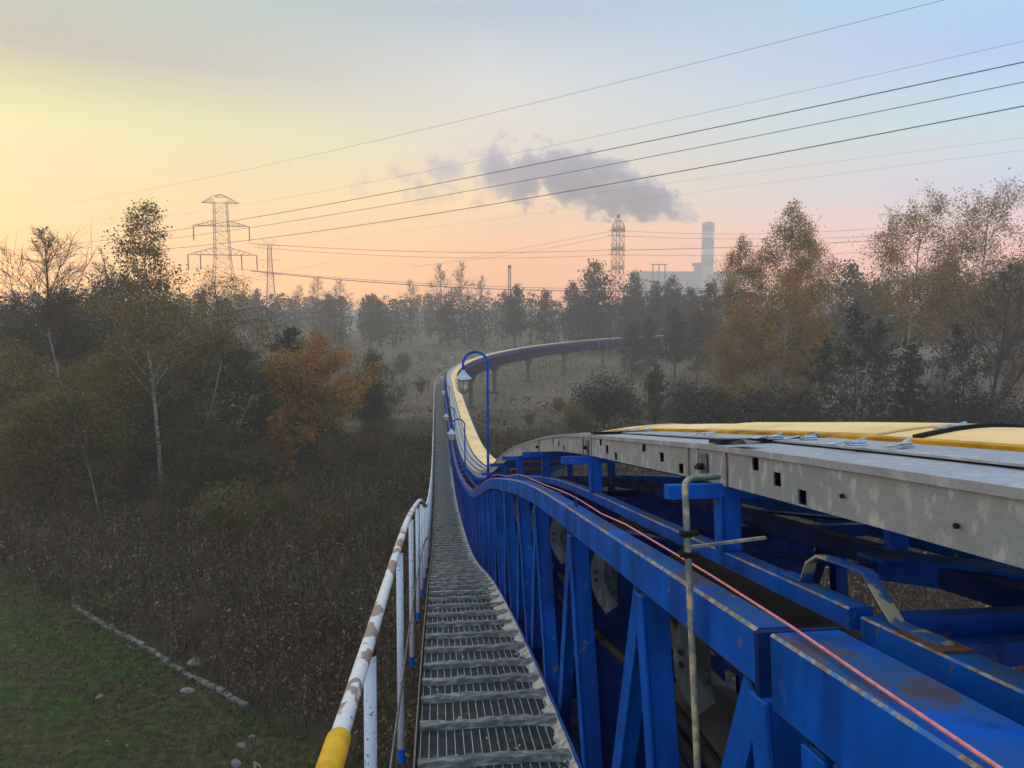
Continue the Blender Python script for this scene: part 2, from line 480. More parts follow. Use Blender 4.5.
def weeds(name, XY, hmin, hmax, stems, leaves, lsize, mat, label, stemw=.02, spread=.22):
    n = len(XY); base = np.repeat(XY, stems, 0) + rng.normal(size=(n * stems, 2)) * spread
    hh = np.repeat(hmin + (hmax - hmin) * rng.random(n), stems) * (.6 + .5 * rng.random(n * stems))
    lean = rng.normal(size=(n * stems, 2)) * .22 * hh[:, None]
    z0 = gz(base[:, 0], base[:, 1]) - .03
    ang = rng.random(n * stems) * PI; wv = np.stack([np.cos(ang), np.sin(ang)], 1) * stemw * .5
    B = np.concatenate([base, z0[:, None]], 1); T = np.concatenate([base + lean, (z0 + hh)[:, None]], 1)
    w3 = np.concatenate([wv, np.zeros((n * stems, 1))], 1)
    V1 = np.stack([B - w3, B + w3, T + w3 * .35, T - w3 * .35], 1).reshape(-1, 3)
    t = (.25 + .75 * rng.random((n * stems, leaves)) ** .7)[:, :, None]
    C = (B[:, None] + (T - B)[:, None] * t + rng.normal(size=(n * stems, leaves, 3)) * .05).reshape(-1, 3)
    V2, F2 = rand_quads(C, lsize, .45)
    V = np.concatenate([V1, V2]); F = np.arange(len(V)).reshape(-1, 4)
    return struct(link(name, np_mesh(name, V, F, mat)), 'stuff', label)


def scatter(n, x0, x1, y0, y1, keep):
    P = np.stack([x0 + (x1 - x0) * rng.random(n), y0 + (y1 - y0) * rng.random(n)], 1)
    return P[keep(P[:, 0], P[:, 1])]


def lumpy(x, y, k=.35, ph=0.): return np.sin(x * k + ph) * np.cos(y * k * .9 + ph * 2) + .6 * np.sin(x * k * 2.3 + y * k * 1.7 + ph)


WEED = leaf_mat('dry_weed', [(0, (.020, .012, .008)), (.45, (.058, .036, .022)), (.78, (.105, .063, .036)), (.93, (.21, .15, .09)), (1, (.36, .30, .21))], .2,
                patch=(.12, [(0, (.028, .023, .010)), (.5, (.070, .056, .025)), (.9, (.14, .105, .048)), (1, (.26, .21, .12))]))
WEEDG = leaf_mat('olive_weed', [(0, (.030, .032, .014)), (.5, (.062, .062, .026)), (.85, (.12, .105, .05)), (1, (.24, .20, .11))], .2)
HAY = leaf_mat('pale_dry_grass', [(0, (.10, .08, .052)), (.5, (.21, .17, .115)), (1, (.40, .34, .24))], .2)
GRASS = leaf_mat('grass_blade', [(0, (.015, .035, .006)), (.5, (.045, .072, .016)), (.85, (.09, .10, .036)), (1, (.20, .17, .09))], .25, patch=(.22, [(0, (.030, .034, .012)), (.6, (.085, .078, .036)), (1, (.22, .18, .1))]))
near_keep = lambda x, y: (mown_side(x, y) < -.25)
weeds('dry_weeds', scatter(21000, -48, 28, 12, 66, lambda x, y: near_keep(x, y) & ((lumpy(x, y) > -.9) | (mown_side(x, y) > -6) | (rng.random(len(x)) < .5))), .6, 1.75, 5, 9, .125, WEED, 'tangle of dark brown dried weeds covering the heath below the walkway', stemw=.028)
weeds('olive_weeds', scatter(7000, -46, 20, 20, 58, lambda x, y: (mown_side(x, y) < .2) & ((mown_side(x, y) > -3.2 - 3 * np.clip(lumpy(x, y, .4), 0, 1)) & (x < -12.5) | (lumpy(x, y, .23, 1.1) > .9))), .6, 1.35, 6, 5, .15, WEEDG, 'olive and straw coloured grass clumps along the edge of the mown verge', stemw=.035)
weeds('field_grass', scatter(9000, -60, 110, 62, 215, lambda x, y: lumpy(x, y, .09, .6) > -.5 + .9 * np.clip((85 - y) / 25, 0, 1)), .5, 1.1, 3, 3, .26, HAY, 'pale dry grass of the misty open field', stemw=.09, spread=.6)
weeds('field_scrub', scatter(2600, -60, 110, 60, 205, lambda x, y: lumpy(x, y, .14, 2.2) > .5), .9, 2.2, 4, 6, .30, WEED, 'low dark scrub patches standing in the misty field', stemw=.05, spread=.6)
STALK = leaf_mat('pale_stalk', [(0, (.10, .075, .045)), (.6, (.20, .155, .095)), (1, (.36, .30, .20))], .2)
weeds('tall_stalks', scatter(2100, -46, 24, 16, 60, lambda x, y: (mown_side(x, y) < -1.2) & (lumpy(x, y, .3, .9) > .1)), 1.2, 2.2, 3, 5, .11, STALK, 'pale dry stalks standing up out of the dark weeds', stemw=.022, spread=.25)
weeds('fallen_leaves', scatter(1500, -30, 0, 14, 40, lambda x, y: mown_side(x, y) > .2), .10, .16, 1, 1, .11, STALK, 'fallen leaves lying on the mown grass verge', stemw=.01, spread=.1)
P = scatter(42000, -40, 2, 12, 46, lambda x, y: (mown_side(x, y) > .1) & (rng.random(len(x)) < 1))
weeds('grass_blades', P, .06, .26, 3, 1, .10, GRASS, 'short blades of the mown grass verge', stemw=.045, spread=.10)

P = scatter(1500, -40, 2, 12, 46, lambda x, y: (mown_side(x, y) > .3) & (lumpy(x, y, .5, .4) > .2))
weeds('grass_tufts', P, .12, .42, 7, 2, .12, GRASS, 'taller tufts left standing in the mown grass verge', stemw=.035, spread=.14)

P = scatter(5200, -24, -2, 18, 42, lambda x, y: np.abs(mown_side(x, y) - .05) < .33)
weeds('kerb_grass', P, .10, .34, 6, 2, .09, GRASS, 'ragged grass growing over the row of kerb stones', stemw=.028, spread=.10)

# kerb and stones
kt = thing('stone_kerb', 'straight row of grey concrete kerb stones between mown grass and weeds', 'kerb', (KA.x, KA.y, 0))
L = (KB - KA).length + .3; q = 0.0
while q < L:
    ln = rnd.uniform(.38, .52); c = KA + KD2 * (q + ln / 2); ang = math.atan2(KD2.y, KD2.x) + rnd.uniform(-.05, .05)
    mb = MB(); z = float(gz(c.x, c.y))
    mb.box((c.x, c.y, z + .02 + rnd.uniform(-.035, .025)), ln - .05, .20, .26, Matrix.Rotation(ang, 3, 'Z') @ Matrix.Rotation(rnd.uniform(-.06, .06), 3, 'X'), 0, .025)
    mb.build('kerb_stone', M['kerb'], kt); q += ln


def stone(u, v, size, label, tries=0):
    # on the ground seen at u, v
    a = sight(u, v, 1.0) - Vector((0, 0, CAMZ)); sc = -CAMZ / a.z; p = Vector((a.x * sc, a.y * sc, 0)); p.z = float(gz(p.x, p.y))
    bm = bmesh.new(); bmesh.ops.create_icosphere(bm, subdivisions=2, radius=.5)
    r2 = random.Random(int(u * 7 + v)); ax = [Vector((r2.gauss(0, 1), r2.gauss(0, 1), r2.gauss(0, 1))).normalized() for _ in range(7)]; dd = [r2.uniform(.26, .42) for _ in range(7)]
    for vt in bm.verts:
        for a_, d_ in zip(ax, dd):
            e = vt.co.dot(a_) - d_
            if e > 0: vt.co -= a_ * e
        vt.co.x *= size[0]; vt.co.y *= size[1]; vt.co.z *= size[2]
    me = bpy.data.meshes.new('stone'); bm.to_mesh(me); bm.free(); me.materials.append(M['kerb'])
    me.materials[0] = M['stone']; size = tuple(q * .8 for q in size); o = link('stone', me); o.scale = (.8, .8, .8); o.location = p + Vector((0, 0, size[2] * .28)); o.rotation_euler = (0, 0, r2.uniform(0, 3))
    return tag(o, label, 'stone', 'loose stones by the grass verge')


for a in [(99, 699, (.5, .35, .25), 'pale flat stone lying alone in the middle of the grass'),
          (195, 662, (.9, .6, .55), 'pale cracked concrete lump among weeds behind the kerb'),
          (187, 690, (.7, .5, .3), 'grey slab lying against the grass side of the kerb'),
          (236, 762, (.55, .4, .35), 'whitish angular stone in the rubble at the bottom of the verge'),
          (256, 763, (.7, .28, .2), 'long thin pale stone at the right end of the rubble'),
          (241, 742, (.45, .4, .25), 'small grey stone just above the whitish rubble stone'),
          (290, 699, (.35, .3, .25), 'small pale stone in the weeds right of the kerb'),
          (252, 732, (.3, .25, .2), 'tiny stone topmost in the rubble below the kerb')]:
    stone(*a)

# ------------------------------------------------------------------ trees
def branch_pts(p, d, L, n, r, bend, wob):
    pts = [Vector(p)]; d = Vector(d).normalized()
    for i in range(n):
        d = (d + Vector((r.gauss(0, wob), r.gauss(0, wob), r.gauss(0, wob) + bend / n))).normalized()
        pts.append(pts[-1] + d * (L / n))
    return pts


def grow(seed, h, r0, cb=.3, spread=3.0, limbs=26, up=.5, droop=0., subs=4, twigs=0, prof='egg', lean=(0, 0), wob=.06, forks=0, leafn=6000, lsize=.2, lsp=.35, conifer=False, top=1.0, hang=0.0, sparse=0.0, tw=1.0, lk=1.0):
    r = random.Random(seed); mb = MB(); C = []; CW = []
    stems = []
    def stem(p0, d0, hh, rr):
        n = 10; pts = [Vector(p0)]; d = Vector(d0).normalized()
        for i in range(n):
            d = (d + Vector((r.gauss(0, wob), r.gauss(0, wob), .10))).normalized(); pts.append(pts[-1] + d * hh / n)
        dr = (pts[-1] - pts[0]) - Vector(d0).normalized() * hh; dr.z = 0
        pts = [p - dr * (i / n) * .8 for i, p in enumerate(pts)]
        rad = [max(rr * (1 - i / n) ** .8, .012) for i in range(n + 1)]; rad[0] *= 1.25
        mb.tube(pts, rad, 7); stems.append((pts, rad, hh))
    stem((0, 0, -.1), (lean[0], lean[1], 1), h, r0)
    for k in range(forks):
        a = r.uniform(0, 2 * PI); z = r.uniform(.08, .3) if forks > 1 else .2
        b = stems[0][0][max(1, int(z * 10))]; stem(b, (math.cos(a) * .45, math.sin(a) * .45, 1), h * r.uniform(.5, .75), r0 * .55)
    def rr(t):
        if prof == 'egg': return math.sin(PI * min(1, (t * .88 + .12)) ** .75) * 1.0
        if prof == 'cone': return (1 - t) ** .8 + .06
        if prof == 'spire': return (1 - t) ** .8 * min(1, .45 + t * 4) + .05
        if prof == 'birch': return math.sin(PI * (t * .76 + .20))
        if prof == 'crown': return math.sin(PI * (t * .66 + .26)) ** .8
        if prof == 'vase': return .35 + .65 * math.sin(PI * (t * .85 + .05))
        return 1.
    for pts, rad, hh in stems:
        nl = int(limbs * hh / h)
        for k in range(nl):
            t = (k + r.random()) / nl; z = cb + (top - cb) * t
            f = z * 10; i = min(int(f), 9); p = pts[i].lerp(pts[i + 1], f - i); pr = rad[i]
            a = k * 2.4 + r.uniform(-.5, .5); L = max(.25, spread * rr(t) * r.uniform(.65, 1.15)) * (hh / h)
            d = Vector((math.cos(a), math.sin(a), up * (1.4 if not conifer else .3) * r.uniform(.6, 1.3)))
            lp = branch_pts(p, d, L, 5, r, -droop if t < .95 else .2, .09)
            lr = max(min(pr * .5, (.012 + .014 * L) * lk), .010 * tw); mb.tube(lp, [lr * (1 - j / 5 * .8) for j in range(6)], 4, cap=False)
            if r.random() < sparse: continue
            if conifer:
                for j in range(int(L * 26) + 3):
                    e = r.uniform(.12, 1) * 5; ii = min(int(e), 4); q = lp[ii].lerp(lp[ii + 1], e - ii)
                    C.append((q.x + r.gauss(0, .16), q.y + r.gauss(0, .16), q.z + r.gauss(-.03, .09))); CW.append(1.0)
                continue
            for j in range(subs):
                e = r.uniform(.25, 1) * 5; ii = min(int(e), 4); q = lp[ii].lerp(lp[ii + 1], e - ii)
                d2 = ((lp[ii + 1] - lp[ii]).normalized() + Vector((r.gauss(0, .75), r.gauss(0, .75), r.gauss(.12, .5)))).normalized()
                L2 = L * r.uniform(.28, .6)
                sp = branch_pts(q, d2, L2, 4, r, -droop * 1.5 - hang, .14); mb.tube(sp, [max(lr * .45 * (1 - j2 / 4 * .75), .006 * tw) for j2 in range(5)], 3, cap=False)
                for w in sp[1:]: C.append(tuple(w)); CW.append(L)
                for kk in range(twigs):
                    e2 = r.uniform(.2, 1) * 4; i2 = min(int(e2), 3); q2 = sp[i2].lerp(sp[i2 + 1], e2 - i2)
                    d3 = (d2 + Vector((r.gauss(0, .75), r.gauss(0, .75), r.gauss(.15, .45)))).normalized(); L3 = L2 * r.uniform(.4, .9)
                    tp = branch_pts(q2, d3, L3, 3, r, -hang, .12); mb.tube(tp, [.009 * tw, .007 * tw, .006 * tw, .004 * tw], 3, cap=False)
                    for w in tp[1:]: C.append(tuple(w)); CW.append(L * .6)
    C = np.array(C)
    if leafn:
        rg = np.random.default_rng(seed); idx = rg.integers(0, len(C), leafn)
        # uneven: some clumps are left thin
        wgt = rg.random(len(C)) ** 1.2 * np.array(CW) ** .9; idx = rg.choice(len(C), leafn, p=wgt / wgt.sum())
        P = C[idx] + rg.normal(size=(leafn, 3)) * lsp * np.array([1, 1, .75])
        if hang: P[:, 2] -= rg.random(leafn) ** 2 * hang * 1.2
        P = P[P[:, 2] > .3]
        return mb, P
    return mb, None


PROTO = {}; H0 = {}


def proto(key, name, bark, leaf, lsize=.2, aspect=.65, **kw):
    mb, P = grow(lsize=lsize, **kw)
    tm = mb.mesh('trunk', bark, smooth=True, recalc=False)
    cm = None
    if P is not None:
        V, F = rand_quads(P, lsize, aspect); cm = np_mesh('crown', V, F, leaf)
    zm = max(v[2] for v in mb.v)
    if P is not None: zm = max(float(np.quantile(P[:, 2], .997)), zm * .97)
    H0[key] = zm; PROTO[key] = (name, tm, cm)


def plant(key, label, cat, x, y, sc=1.0, rot=0.0, group=None, zs=None, name=None):
    nm, tm, cm = PROTO[key]
    t = thing(name or nm, label, cat, (x, y, float(gz(x, y)) - .05), group); t.rotation_euler.z = rot; t.scale = (sc, sc, zs or sc)
    link('trunk', tm, t)
    if cm: link('crown', cm, t)
    return t


def bark_mat(name, stops, scale=6, stretch=(1, 1, .4)):
    return mat_simple(name, stops, scale, .9, kind='Object', stretch=stretch, bmp=.4, spec=.2)


BIRCH = bark_mat('birch_bark', [(.34, (.03, .028, .025)), (.43, (.26, .25, .23)), (.7, (.52, .51, .48))], 3.5, (1, 1, 2.2))
BARK = bark_mat('grey_brown_bark', [(.3, (.025, .020, .016)), (.7, (.075, .062, .05))])
BARKP = bark_mat('pale_grey_bark', [(.3, (.06, .055, .048)), (.7, (.19, .18, .16))])
OLIVE = leaf_mat('olive_leaf', [(0, (.050, .054, .014)), (.5, (.115, .110, .027)), (.85, (.19, .165, .042)), (1, (.26, .21, .08))], .45, patch=(.35, [(0, (.085, .062, .013)), (.6, (.19, .125, .026)), (1, (.28, .20, .055))]))
BROWN = leaf_mat('brown_leaf', [(0, (.055, .036, .012)), (.6, (.125, .082, .024)), (1, (.20, .14, .05))], .35)
GREEN = leaf_mat('dark_green_leaf', [(0, (.024, .032, .014)), (.5, (.052, .060, .024)), (.9, (.085, .090, .036)), (1, (.15, .14, .07))], .36)
ORANGE = leaf_mat('russet_leaf', [(0, (.20, .088, .012)), (.5, (.38, .17, .020)), (.85, (.50, .25, .034)), (1, (.56, .34, .07))], .5, patch=(.4, [(0, (.13, .080, .014)), (.6, (.28, .165, .028)), (1, (.40, .25, .06))]))
AMBER = leaf_mat('amber_birch_leaf', [(0, (.19, .090, .012)), (.5, (.38, .19, .022)), (.85, (.50, .27, .04)), (1, (.56, .36, .09))], .5, patch=(.3, [(0, (.11, .075, .016)), (.6, (.24, .155, .03)), (1, (.34, .23, .06))]))
RUST = leaf_mat('rust_leaf', [(0, (.12, .045, .014)), (.6, (.22, .09, .026)), (1, (.32, .15, .05))], .3)
GOLD = leaf_mat('golden_birch_leaf', [(0, (.18, .095, .014)), (.5, (.36, .19, .026)), (.85, (.48, .28, .05)), (1, (.55, .38, .11))], .5, patch=(.4, [(0, (.09, .078, .018)), (.6, (.20, .155, .034)), (1, (.30, .22, .06))]))
DARKL = leaf_mat('blackish_leaf', [(0, (.018, .019, .015)), (.6, (.036, .036, .028)), (1, (.065, .062, .046))], .15)
PINE = leaf_mat('pine_needle', [(0, (.012, .017, .010)), (.6, (.026, .034, .018)), (1, (.055, .062, .034))], .15)
FAR = leaf_mat('far_leaf', [(0, (.024, .022, .014)), (.5, (.046, .042, .024)), (1, (.085, .07, .036))], .25, patch=(.045, [(0, (.045, .030, .014)), (.6, (.085, .055, .024)), (1, (.13, .085, .035))]))
PALE = leaf_mat('pale_sparse_leaf', [(0, (.06, .06, .03)), (.7, (.16, .15, .09)), (1, (.40, .38, .30))], .3)

proto('birch_left', 'birch_tree', BIRCH, OLIVE, 0.125, seed=11, h=19.4, r0=.15, cb=0.33, spread=4.6, limbs=34, up=1.15, droop=.1, subs=6, twigs=1, prof='spire', leafn=21000, lsp=.30, wob=.035, lk=0.7)
proto('bare', 'bare_tree', BARK, None, seed=5, h=17, r0=.2, cb=0.22, spread=5.0, limbs=26, up=.95, droop=-.2, subs=10, twigs=8, prof='egg', leafn=0, wob=0.05, forks=1, tw=1.5, lk=0.8)
proto('bare_slim', 'bare_tree', BARKP, None, seed=15, h=17, r0=.16, cb=.35, spread=2.6, limbs=22, up=1.1, droop=-.2, subs=6, twigs=6, prof='egg', leafn=0, wob=.05, tw=1.5)
proto('broad_olive', 'broadleaf_tree', BARK, OLIVE, 0.15, seed=21, h=13, r0=.2, cb=.12, spread=4.6, limbs=34, up=.6, droop=.15, subs=7, prof='egg', leafn=30000, lsp=0.42, forks=2)
proto('broad_green', 'broadleaf_tree', BARK, GREEN, 0.15, seed=31, h=12, r0=.2, cb=.10, spread=4.4, limbs=36, up=.6, droop=.1, subs=7, prof='egg', leafn=30000, lsp=0.42, forks=2)
proto('willow', 'willow_tree', BARK, OLIVE, 0.14, .35, seed=41, h=14.5, r0=.2, cb=.2, spread=4.4, limbs=32, up=.8, droop=.9, subs=7, prof='birch', leafn=26000, lsp=.3, hang=1.1)
proto('oak', 'oak_tree', BARK, ORANGE, 0.16, seed=51, h=10.5, r0=.18, cb=.10, spread=3.7, limbs=36, up=.55, droop=.1, subs=7, prof='egg', leafn=26000, lsp=0.34, forks=1)
proto('broad_brown', 'broadleaf_tree', BARK, BROWN, .15, seed=52, h=11, r0=.18, cb=.10, spread=4.2, limbs=36, up=.6, droop=.1, subs=7, prof='egg', leafn=26000, lsp=.4, forks=1)
proto('sapling', 'oak_sapling', BARK, RUST, .20, seed=61, h=5, r0=.06, cb=.06, spread=1.2, limbs=22, up=.6, droop=.1, subs=5, prof='egg', leafn=2600, lsp=.20)
proto('golden', 'birch_tree', BIRCH, GOLD, 0.12, seed=71, h=19, r0=.17, cb=0.3, spread=3.6, limbs=42, up=.85, droop=.5, subs=7, twigs=1, prof='birch', leafn=30000, lsp=.26, hang=.6, wob=.03, lk=0.7)
proto('russet_birch', 'birch_tree', BIRCH, AMBER, 0.13, seed=81, h=17, r0=.19, cb=.16, spread=4.4, limbs=46, up=.75, droop=.5, subs=7, twigs=1, prof='birch', leafn=34000, lsp=.34, hang=.5, wob=.03, forks=1, lk=0.7)
proto('white_birch', 'birch_tree', BIRCH, GOLD, 0.12, seed=91, h=19.5, r0=.19, cb=0.55, spread=4.6, limbs=30, up=1.0, droop=.5, subs=7, twigs=2, prof='crown', leafn=30000, lsp=.25, hang=.8, wob=.04, forks=2, lk=0.9)
proto('dark_sparse', 'sparse_tree', BARK, DARKL, 0.17, seed=101, h=11, r0=.1, cb=.14, spread=2.9, limbs=26, up=.8, droop=.1, subs=5, twigs=1, prof='egg', leafn=4600, lsp=.18, wob=.07)
proto('spruce', 'spruce_tree', BARK, PINE, .26, .35, seed=111, h=8, r0=.1, cb=.08, spread=1.9, limbs=64, up=.4, droop=.35, prof='cone', leafn=6000, lsp=.08, conifer=True)
proto('pine', 'pine_tree', BARK, PINE, .28, .35, seed=121, h=8, r0=.13, cb=.10, spread=2.5, limbs=46, up=1.4, droop=-.2, prof='egg', leafn=6500, lsp=.12, conifer=True, wob=.06)
proto('bush', 'bush', BARK, OLIVE, 0.15, seed=131, h=4, r0=.06, cb=.05, spread=2.2, limbs=26, up=.7, droop=.1, subs=5, prof='egg', leafn=7000, lsp=.35, forks=3)
proto('bush_dark', 'bush', BARK, DARKL, 0.15, seed=141, h=5, r0=.06, cb=.05, spread=2.4, limbs=28, up=.7, droop=.1, subs=5, prof='egg', leafn=8000, lsp=.35, forks=3)
TWIG = bark_mat('twig_bark', [(.3, (.07, .048, .03)), (.7, (.17, .125, .08))])
proto('twiggy', 'bare_shrub', TWIG, None, seed=151, h=4.2, r0=.05, cb=.05, spread=2.3, limbs=26, up=1.1, droop=-.1, subs=7, twigs=4, prof='egg', leafn=0, forks=4, tw=1.3)
proto('far_broad', 'woodland_tree', BARK, FAR, 0.42, seed=161, h=17, r0=.25, cb=.12, spread=4.8, limbs=28, up=.6, droop=.1, subs=6, prof='egg', leafn=5200, lsp=.7)
proto('far_pine', 'woodland_pine', BARK, PINE, 0.42, seed=171, h=17, r0=.22, cb=.2, spread=3.0, limbs=36, up=.7, droop=.1, subs=4, prof='cone', leafn=3400, lsp=.5)
proto('far_bare', 'bare_tree', BARKP, None, seed=181, h=20, r0=.24, cb=0.2, spread=4.6, limbs=24, up=1.0, droop=-.2, subs=8, twigs=6, prof='egg', leafn=0, wob=.06, forks=1, tw=3.2)


proto('low_bush', 'bush', BARK, OLIVE, .11, seed=133, h=2.6, r0=.05, cb=.03, spread=1.7, limbs=26, up=.8, droop=.1, subs=6, prof='egg', leafn=7000, lsp=.24, forks=4)
proto('brown_bush', 'bush', BARK, BROWN, .11, seed=134, h=2.4, r0=.05, cb=.03, spread=1.6, limbs=26, up=.9, droop=.1, subs=6, twigs=1, prof='egg', leafn=4600, lsp=.24, forks=4)


def at(u, Y): p = sight(u, 300, Y); return p.x, p.y


def hgt(u, v, Y): return sight(u, v, Y).z          # height of a sight line over the ground datum




def tr(key, u, vtop, Y, label, cat='tree', wid=1.0, rot=None, group=None, name=None):
    x, y = at(u, Y); zs = hgt(u, vtop, Y) / H0[key]
    return plant(key, label, cat, x, y, zs * wid, rnd.uniform(0, 6.28) if rot is None else rot, group, zs, name)


GL, GR, GF = 'trees left of the walkway', 'trees beyond the grey cover', 'trees of the far treeline'
# left side
tr('birch_left', 152, 203, 49, 'tall pale-trunked birch with thin leafy top rising highest left of the pylon', group=GL, rot=.4)
tr('bare', 46, 215, 56, 'tall leafless tree with fine twigs at the left edge', group=GL)
tr('bare_slim', 112, 245, 60, 'slender bare tree between the leafless tree and the tall birch', group=GL, wid=1.2)
tr('broad_green', 58, 292, 62, 'dark green tree behind the leafless tree', group=GL, wid=1.1)
tr('broad_olive', 12, 340, 50, 'olive tree filling the left edge below the leafless tree', group=GL, wid=1.1)
tr('broad_green', 108, 275, 68, 'dark green tree directly left of the tall birch', group=GL, wid=1.25)
tr('broad_olive', 88, 362, 46, 'olive brown bushy tree in front of the tall birch on its left', group=GL, wid=1.15)
tr('broad_brown', 40, 392, 45, 'low brown-leaved tree at the lower left among olive trees', group=GL, wid=1.1)
tr('broad_olive', 130, 330, 54, 'olive tree hugging the trunk of the tall birch from behind', group=GL, wid=1.1)
tr('broad_green', 20, 300, 66, 'dark green tree at the left edge behind the leafless tree', group=GL, wid=1.2)
tr('broad_olive', 262, 372, 60, 'olive tree filling the gap left of the russet oak', group=GL, wid=1.0)
tr('broad_olive', 175, 300, 58, 'dense olive tree right behind the tall birch', group=GL, wid=.95)
tr('willow', 214, 268, 60, 'drooping olive willow just left of the big pylon base', group=GL, wid=1.05)
tr('broad_green', 150, 372, 52, 'dark green undergrowth tree at the foot of the tall birch', group=GL, wid=1.2)
tr('broad_green', 238, 345, 57, 'dark green tree between the willow and the russet oak', group=GL, wid=1.15)
tr('pine', 287, 328, 66, 'dark ragged pine standing behind the left of the russet oak', group=GL, wid=1.2)
tr('oak', 318, 336, 58, 'big russet oak in the middle of the left wood', group=GL, wid=1.12)
tr('bare_slim', 338, 322, 75, 'leafless tree poking up behind the russet oak', group=GL, wid=1.0)
tr('broad_green', 371, 350, 66, 'dark green rounded tree right of the russet oak', group=GL, wid=.85)
tr('sapling', 277, 405, 50, 'narrow rust red sapling left in front of the russet oak', 'sapling', group=GL, wid=.9)
tr('broad_green', 200, 415, 47, 'low dark thicket tree under the willow', 'tree', group=GL, wid=1.7)
tr('broad_green', 330, 428, 55, 'low dark thicket tree under the russet oak', 'tree', group=GL, wid=1.7)
# leaning stems beside the tall birch
for k, (pp, lab) in enumerate([([(182, 505, 47), (200, 440, 47), (212, 405, 47.5), (222, 360, 48)], 'thin pale stem leaning right beside the tall birch trunk'),
                               ([(176, 500, 48), (215, 460, 48), (240, 425, 48.5), (252, 395, 49)], 'thin pale stem leaning furthest right of the tall birch'),
                               ([(103, 535, 43), (92, 480, 43.5), (78, 430, 44), (60, 380, 46), (48, 330, 48)], 'long pale stem leaning left of the tall birch')]):
    pts = [sight(*q) for q in pp]; base = Vector((pts[0].x, pts[0].y, 0)); pts[0] = Vector((pts[0].x, pts[0].y, -.1))
    t = thing('leaning_birch', lab, 'tree', base, 'leaning stems by the tall birch')
    mb = MB(); n = len(pts); mb.tube(pts, [.065 * (1 - i / n * .7) for i in range(n)], 7)
    C = []
    for i in range(14):
        e = rnd.uniform(.35, 1) * (n - 1); ii = min(int(e), n - 2); q = pts[ii].lerp(pts[ii + 1], e - ii)
        bp = branch_pts(q, (rnd.gauss(0, 1), rnd.gauss(0, 1), .5), rnd.uniform(.6, 1.8), 4, rnd, .1, .12); mb.tube(bp, [.022, .016, .012, .008, .005], 3, cap=False); C += [tuple(w) for w in bp[1:]]
    mb.build('trunk', BARKP, t, smooth=True, recalc=False)
    C = np.array(C); idx = rng.integers(0, len(C), 260); V, F_ = rand_quads(C[idx] + rng.normal(size=(260, 3)) * .25 - np.array(base), .15); link('crown', np_mesh('crown', V, F_, PALE), t)

# right side, beyond the cover
tr('golden', 741, 236, 66, 'slim golden birch left of the double russet pair', group=GR, wid=.8)
tr('russet_birch', 742, 300, 62, 'dense russet birch at the left end of the right-hand trees', group=GR, wid=.8)
tr('golden', 787, 203, 64, 'tallest golden birch of the russet clump right of the chimney', group=GR, wid=1.0)
tr('russet_birch', 785, 272, 60, 'dense russet birch below the tallest golden birch', group=GR, wid=.95)
tr('golden', 806, 232, 70, 'golden birch on the right side of the russet clump', group=GR, wid=.75)
tr('white_birch', 914, 192, 62, 'white-trunked birch with golden top beside the half hidden pylon', group=GR, wid=1.0)
tr('white_birch', 982, 182, 60, 'white-trunked birch with thin brownish top near the right edge', group=GR, wid=.92, rot=2)
tr('bare', 1000, 262, 56, 'dark leafless tree in front of the birch near the right edge', group=GR, wid=1.0)
tr('russet_birch', 1040, 235, 62, 'russet birch cut off by the right edge', group=GR, wid=.8)
tr('far_broad', 848, 262, 120, 'hazy round grey-green tree behind the gap in the right-hand birches', group=GR, wid=.9)
tr('far_broad', 880, 285, 110, 'hazy brown tree behind the white-trunked golden birch', group=GR, wid=1.0)
tr('far_broad', 950, 262, 100, 'hazy brown tree between the two white-trunked birches', group=GR, wid=1.0)
tr('far_broad', 1015, 262, 110, 'hazy tree behind the birches at the right edge', group=GR, wid=1.1)
tr('dark_sparse', 857, 305, 54, 'blackish thin-leaved tree left of the small spruce', group=GR, wid=1.0)
tr('dark_sparse', 880, 318, 56, 'second blackish thin-leaved tree, touching the small spruce', group=GR, wid=.8, rot=3)
tr('dark_sparse', 828, 335, 58, 'blackish sparse tree at the right foot of the russet clump', group=GR, wid=.9, rot=5)
tr('spruce', 914, 340, 52, 'small dark spruce under the white-trunked golden birch', group=GR, wid=1.0)
tr('dark_sparse', 962, 322, 52, 'dark thin-leaved tree between the two white birch trunks', group=GR, wid=.9, rot=1)
tr('bush_dark', 765, 384, 55, 'dark bush under the left of the russet clump', 'bush', group=GR, wid=1.3)
tr('bush_dark', 805, 388, 53, 'dark bush under the right of the russet clump', 'bush', group=GR, wid=1.3)
tr('bush_dark', 712, 384, 60, 'dark evergreen bush at the left foot of the russet clump', 'bush', group=GR, wid=1.3)
tr('bush_dark', 1000, 388, 50, 'dark bush under the leafless tree at the right edge', 'bush', group=GR, wid=1.2)
tr('twiggy', 940, 368, 60, 'bare brown shrub right of the small spruce', 'shrub', group=GR, wid=1.2)
tr('bush_dark', 606, 376, 72, 'low dark rounded bush above the start of the grey cover', 'bush', group=GR, wid=1.5)
tr('pine', 658, 364, 74, 'dark ragged pine alone in the field above the grey cover', group=GR, wid=.9)
tr('bush_dark', 688, 380, 70, 'dark bush in the field left of the dark evergreen bush', 'bush', group=GR, wid=1.2)
tr('bush', 580, 402, 70, 'small olive bush left of the low dark rounded bush', 'bush', group=GR, wid=1.2)
tr('bush', 636, 396, 76, 'small olive bush between the dark rounded bush and the ragged pine', 'bush', group=GR, wid=1.3)
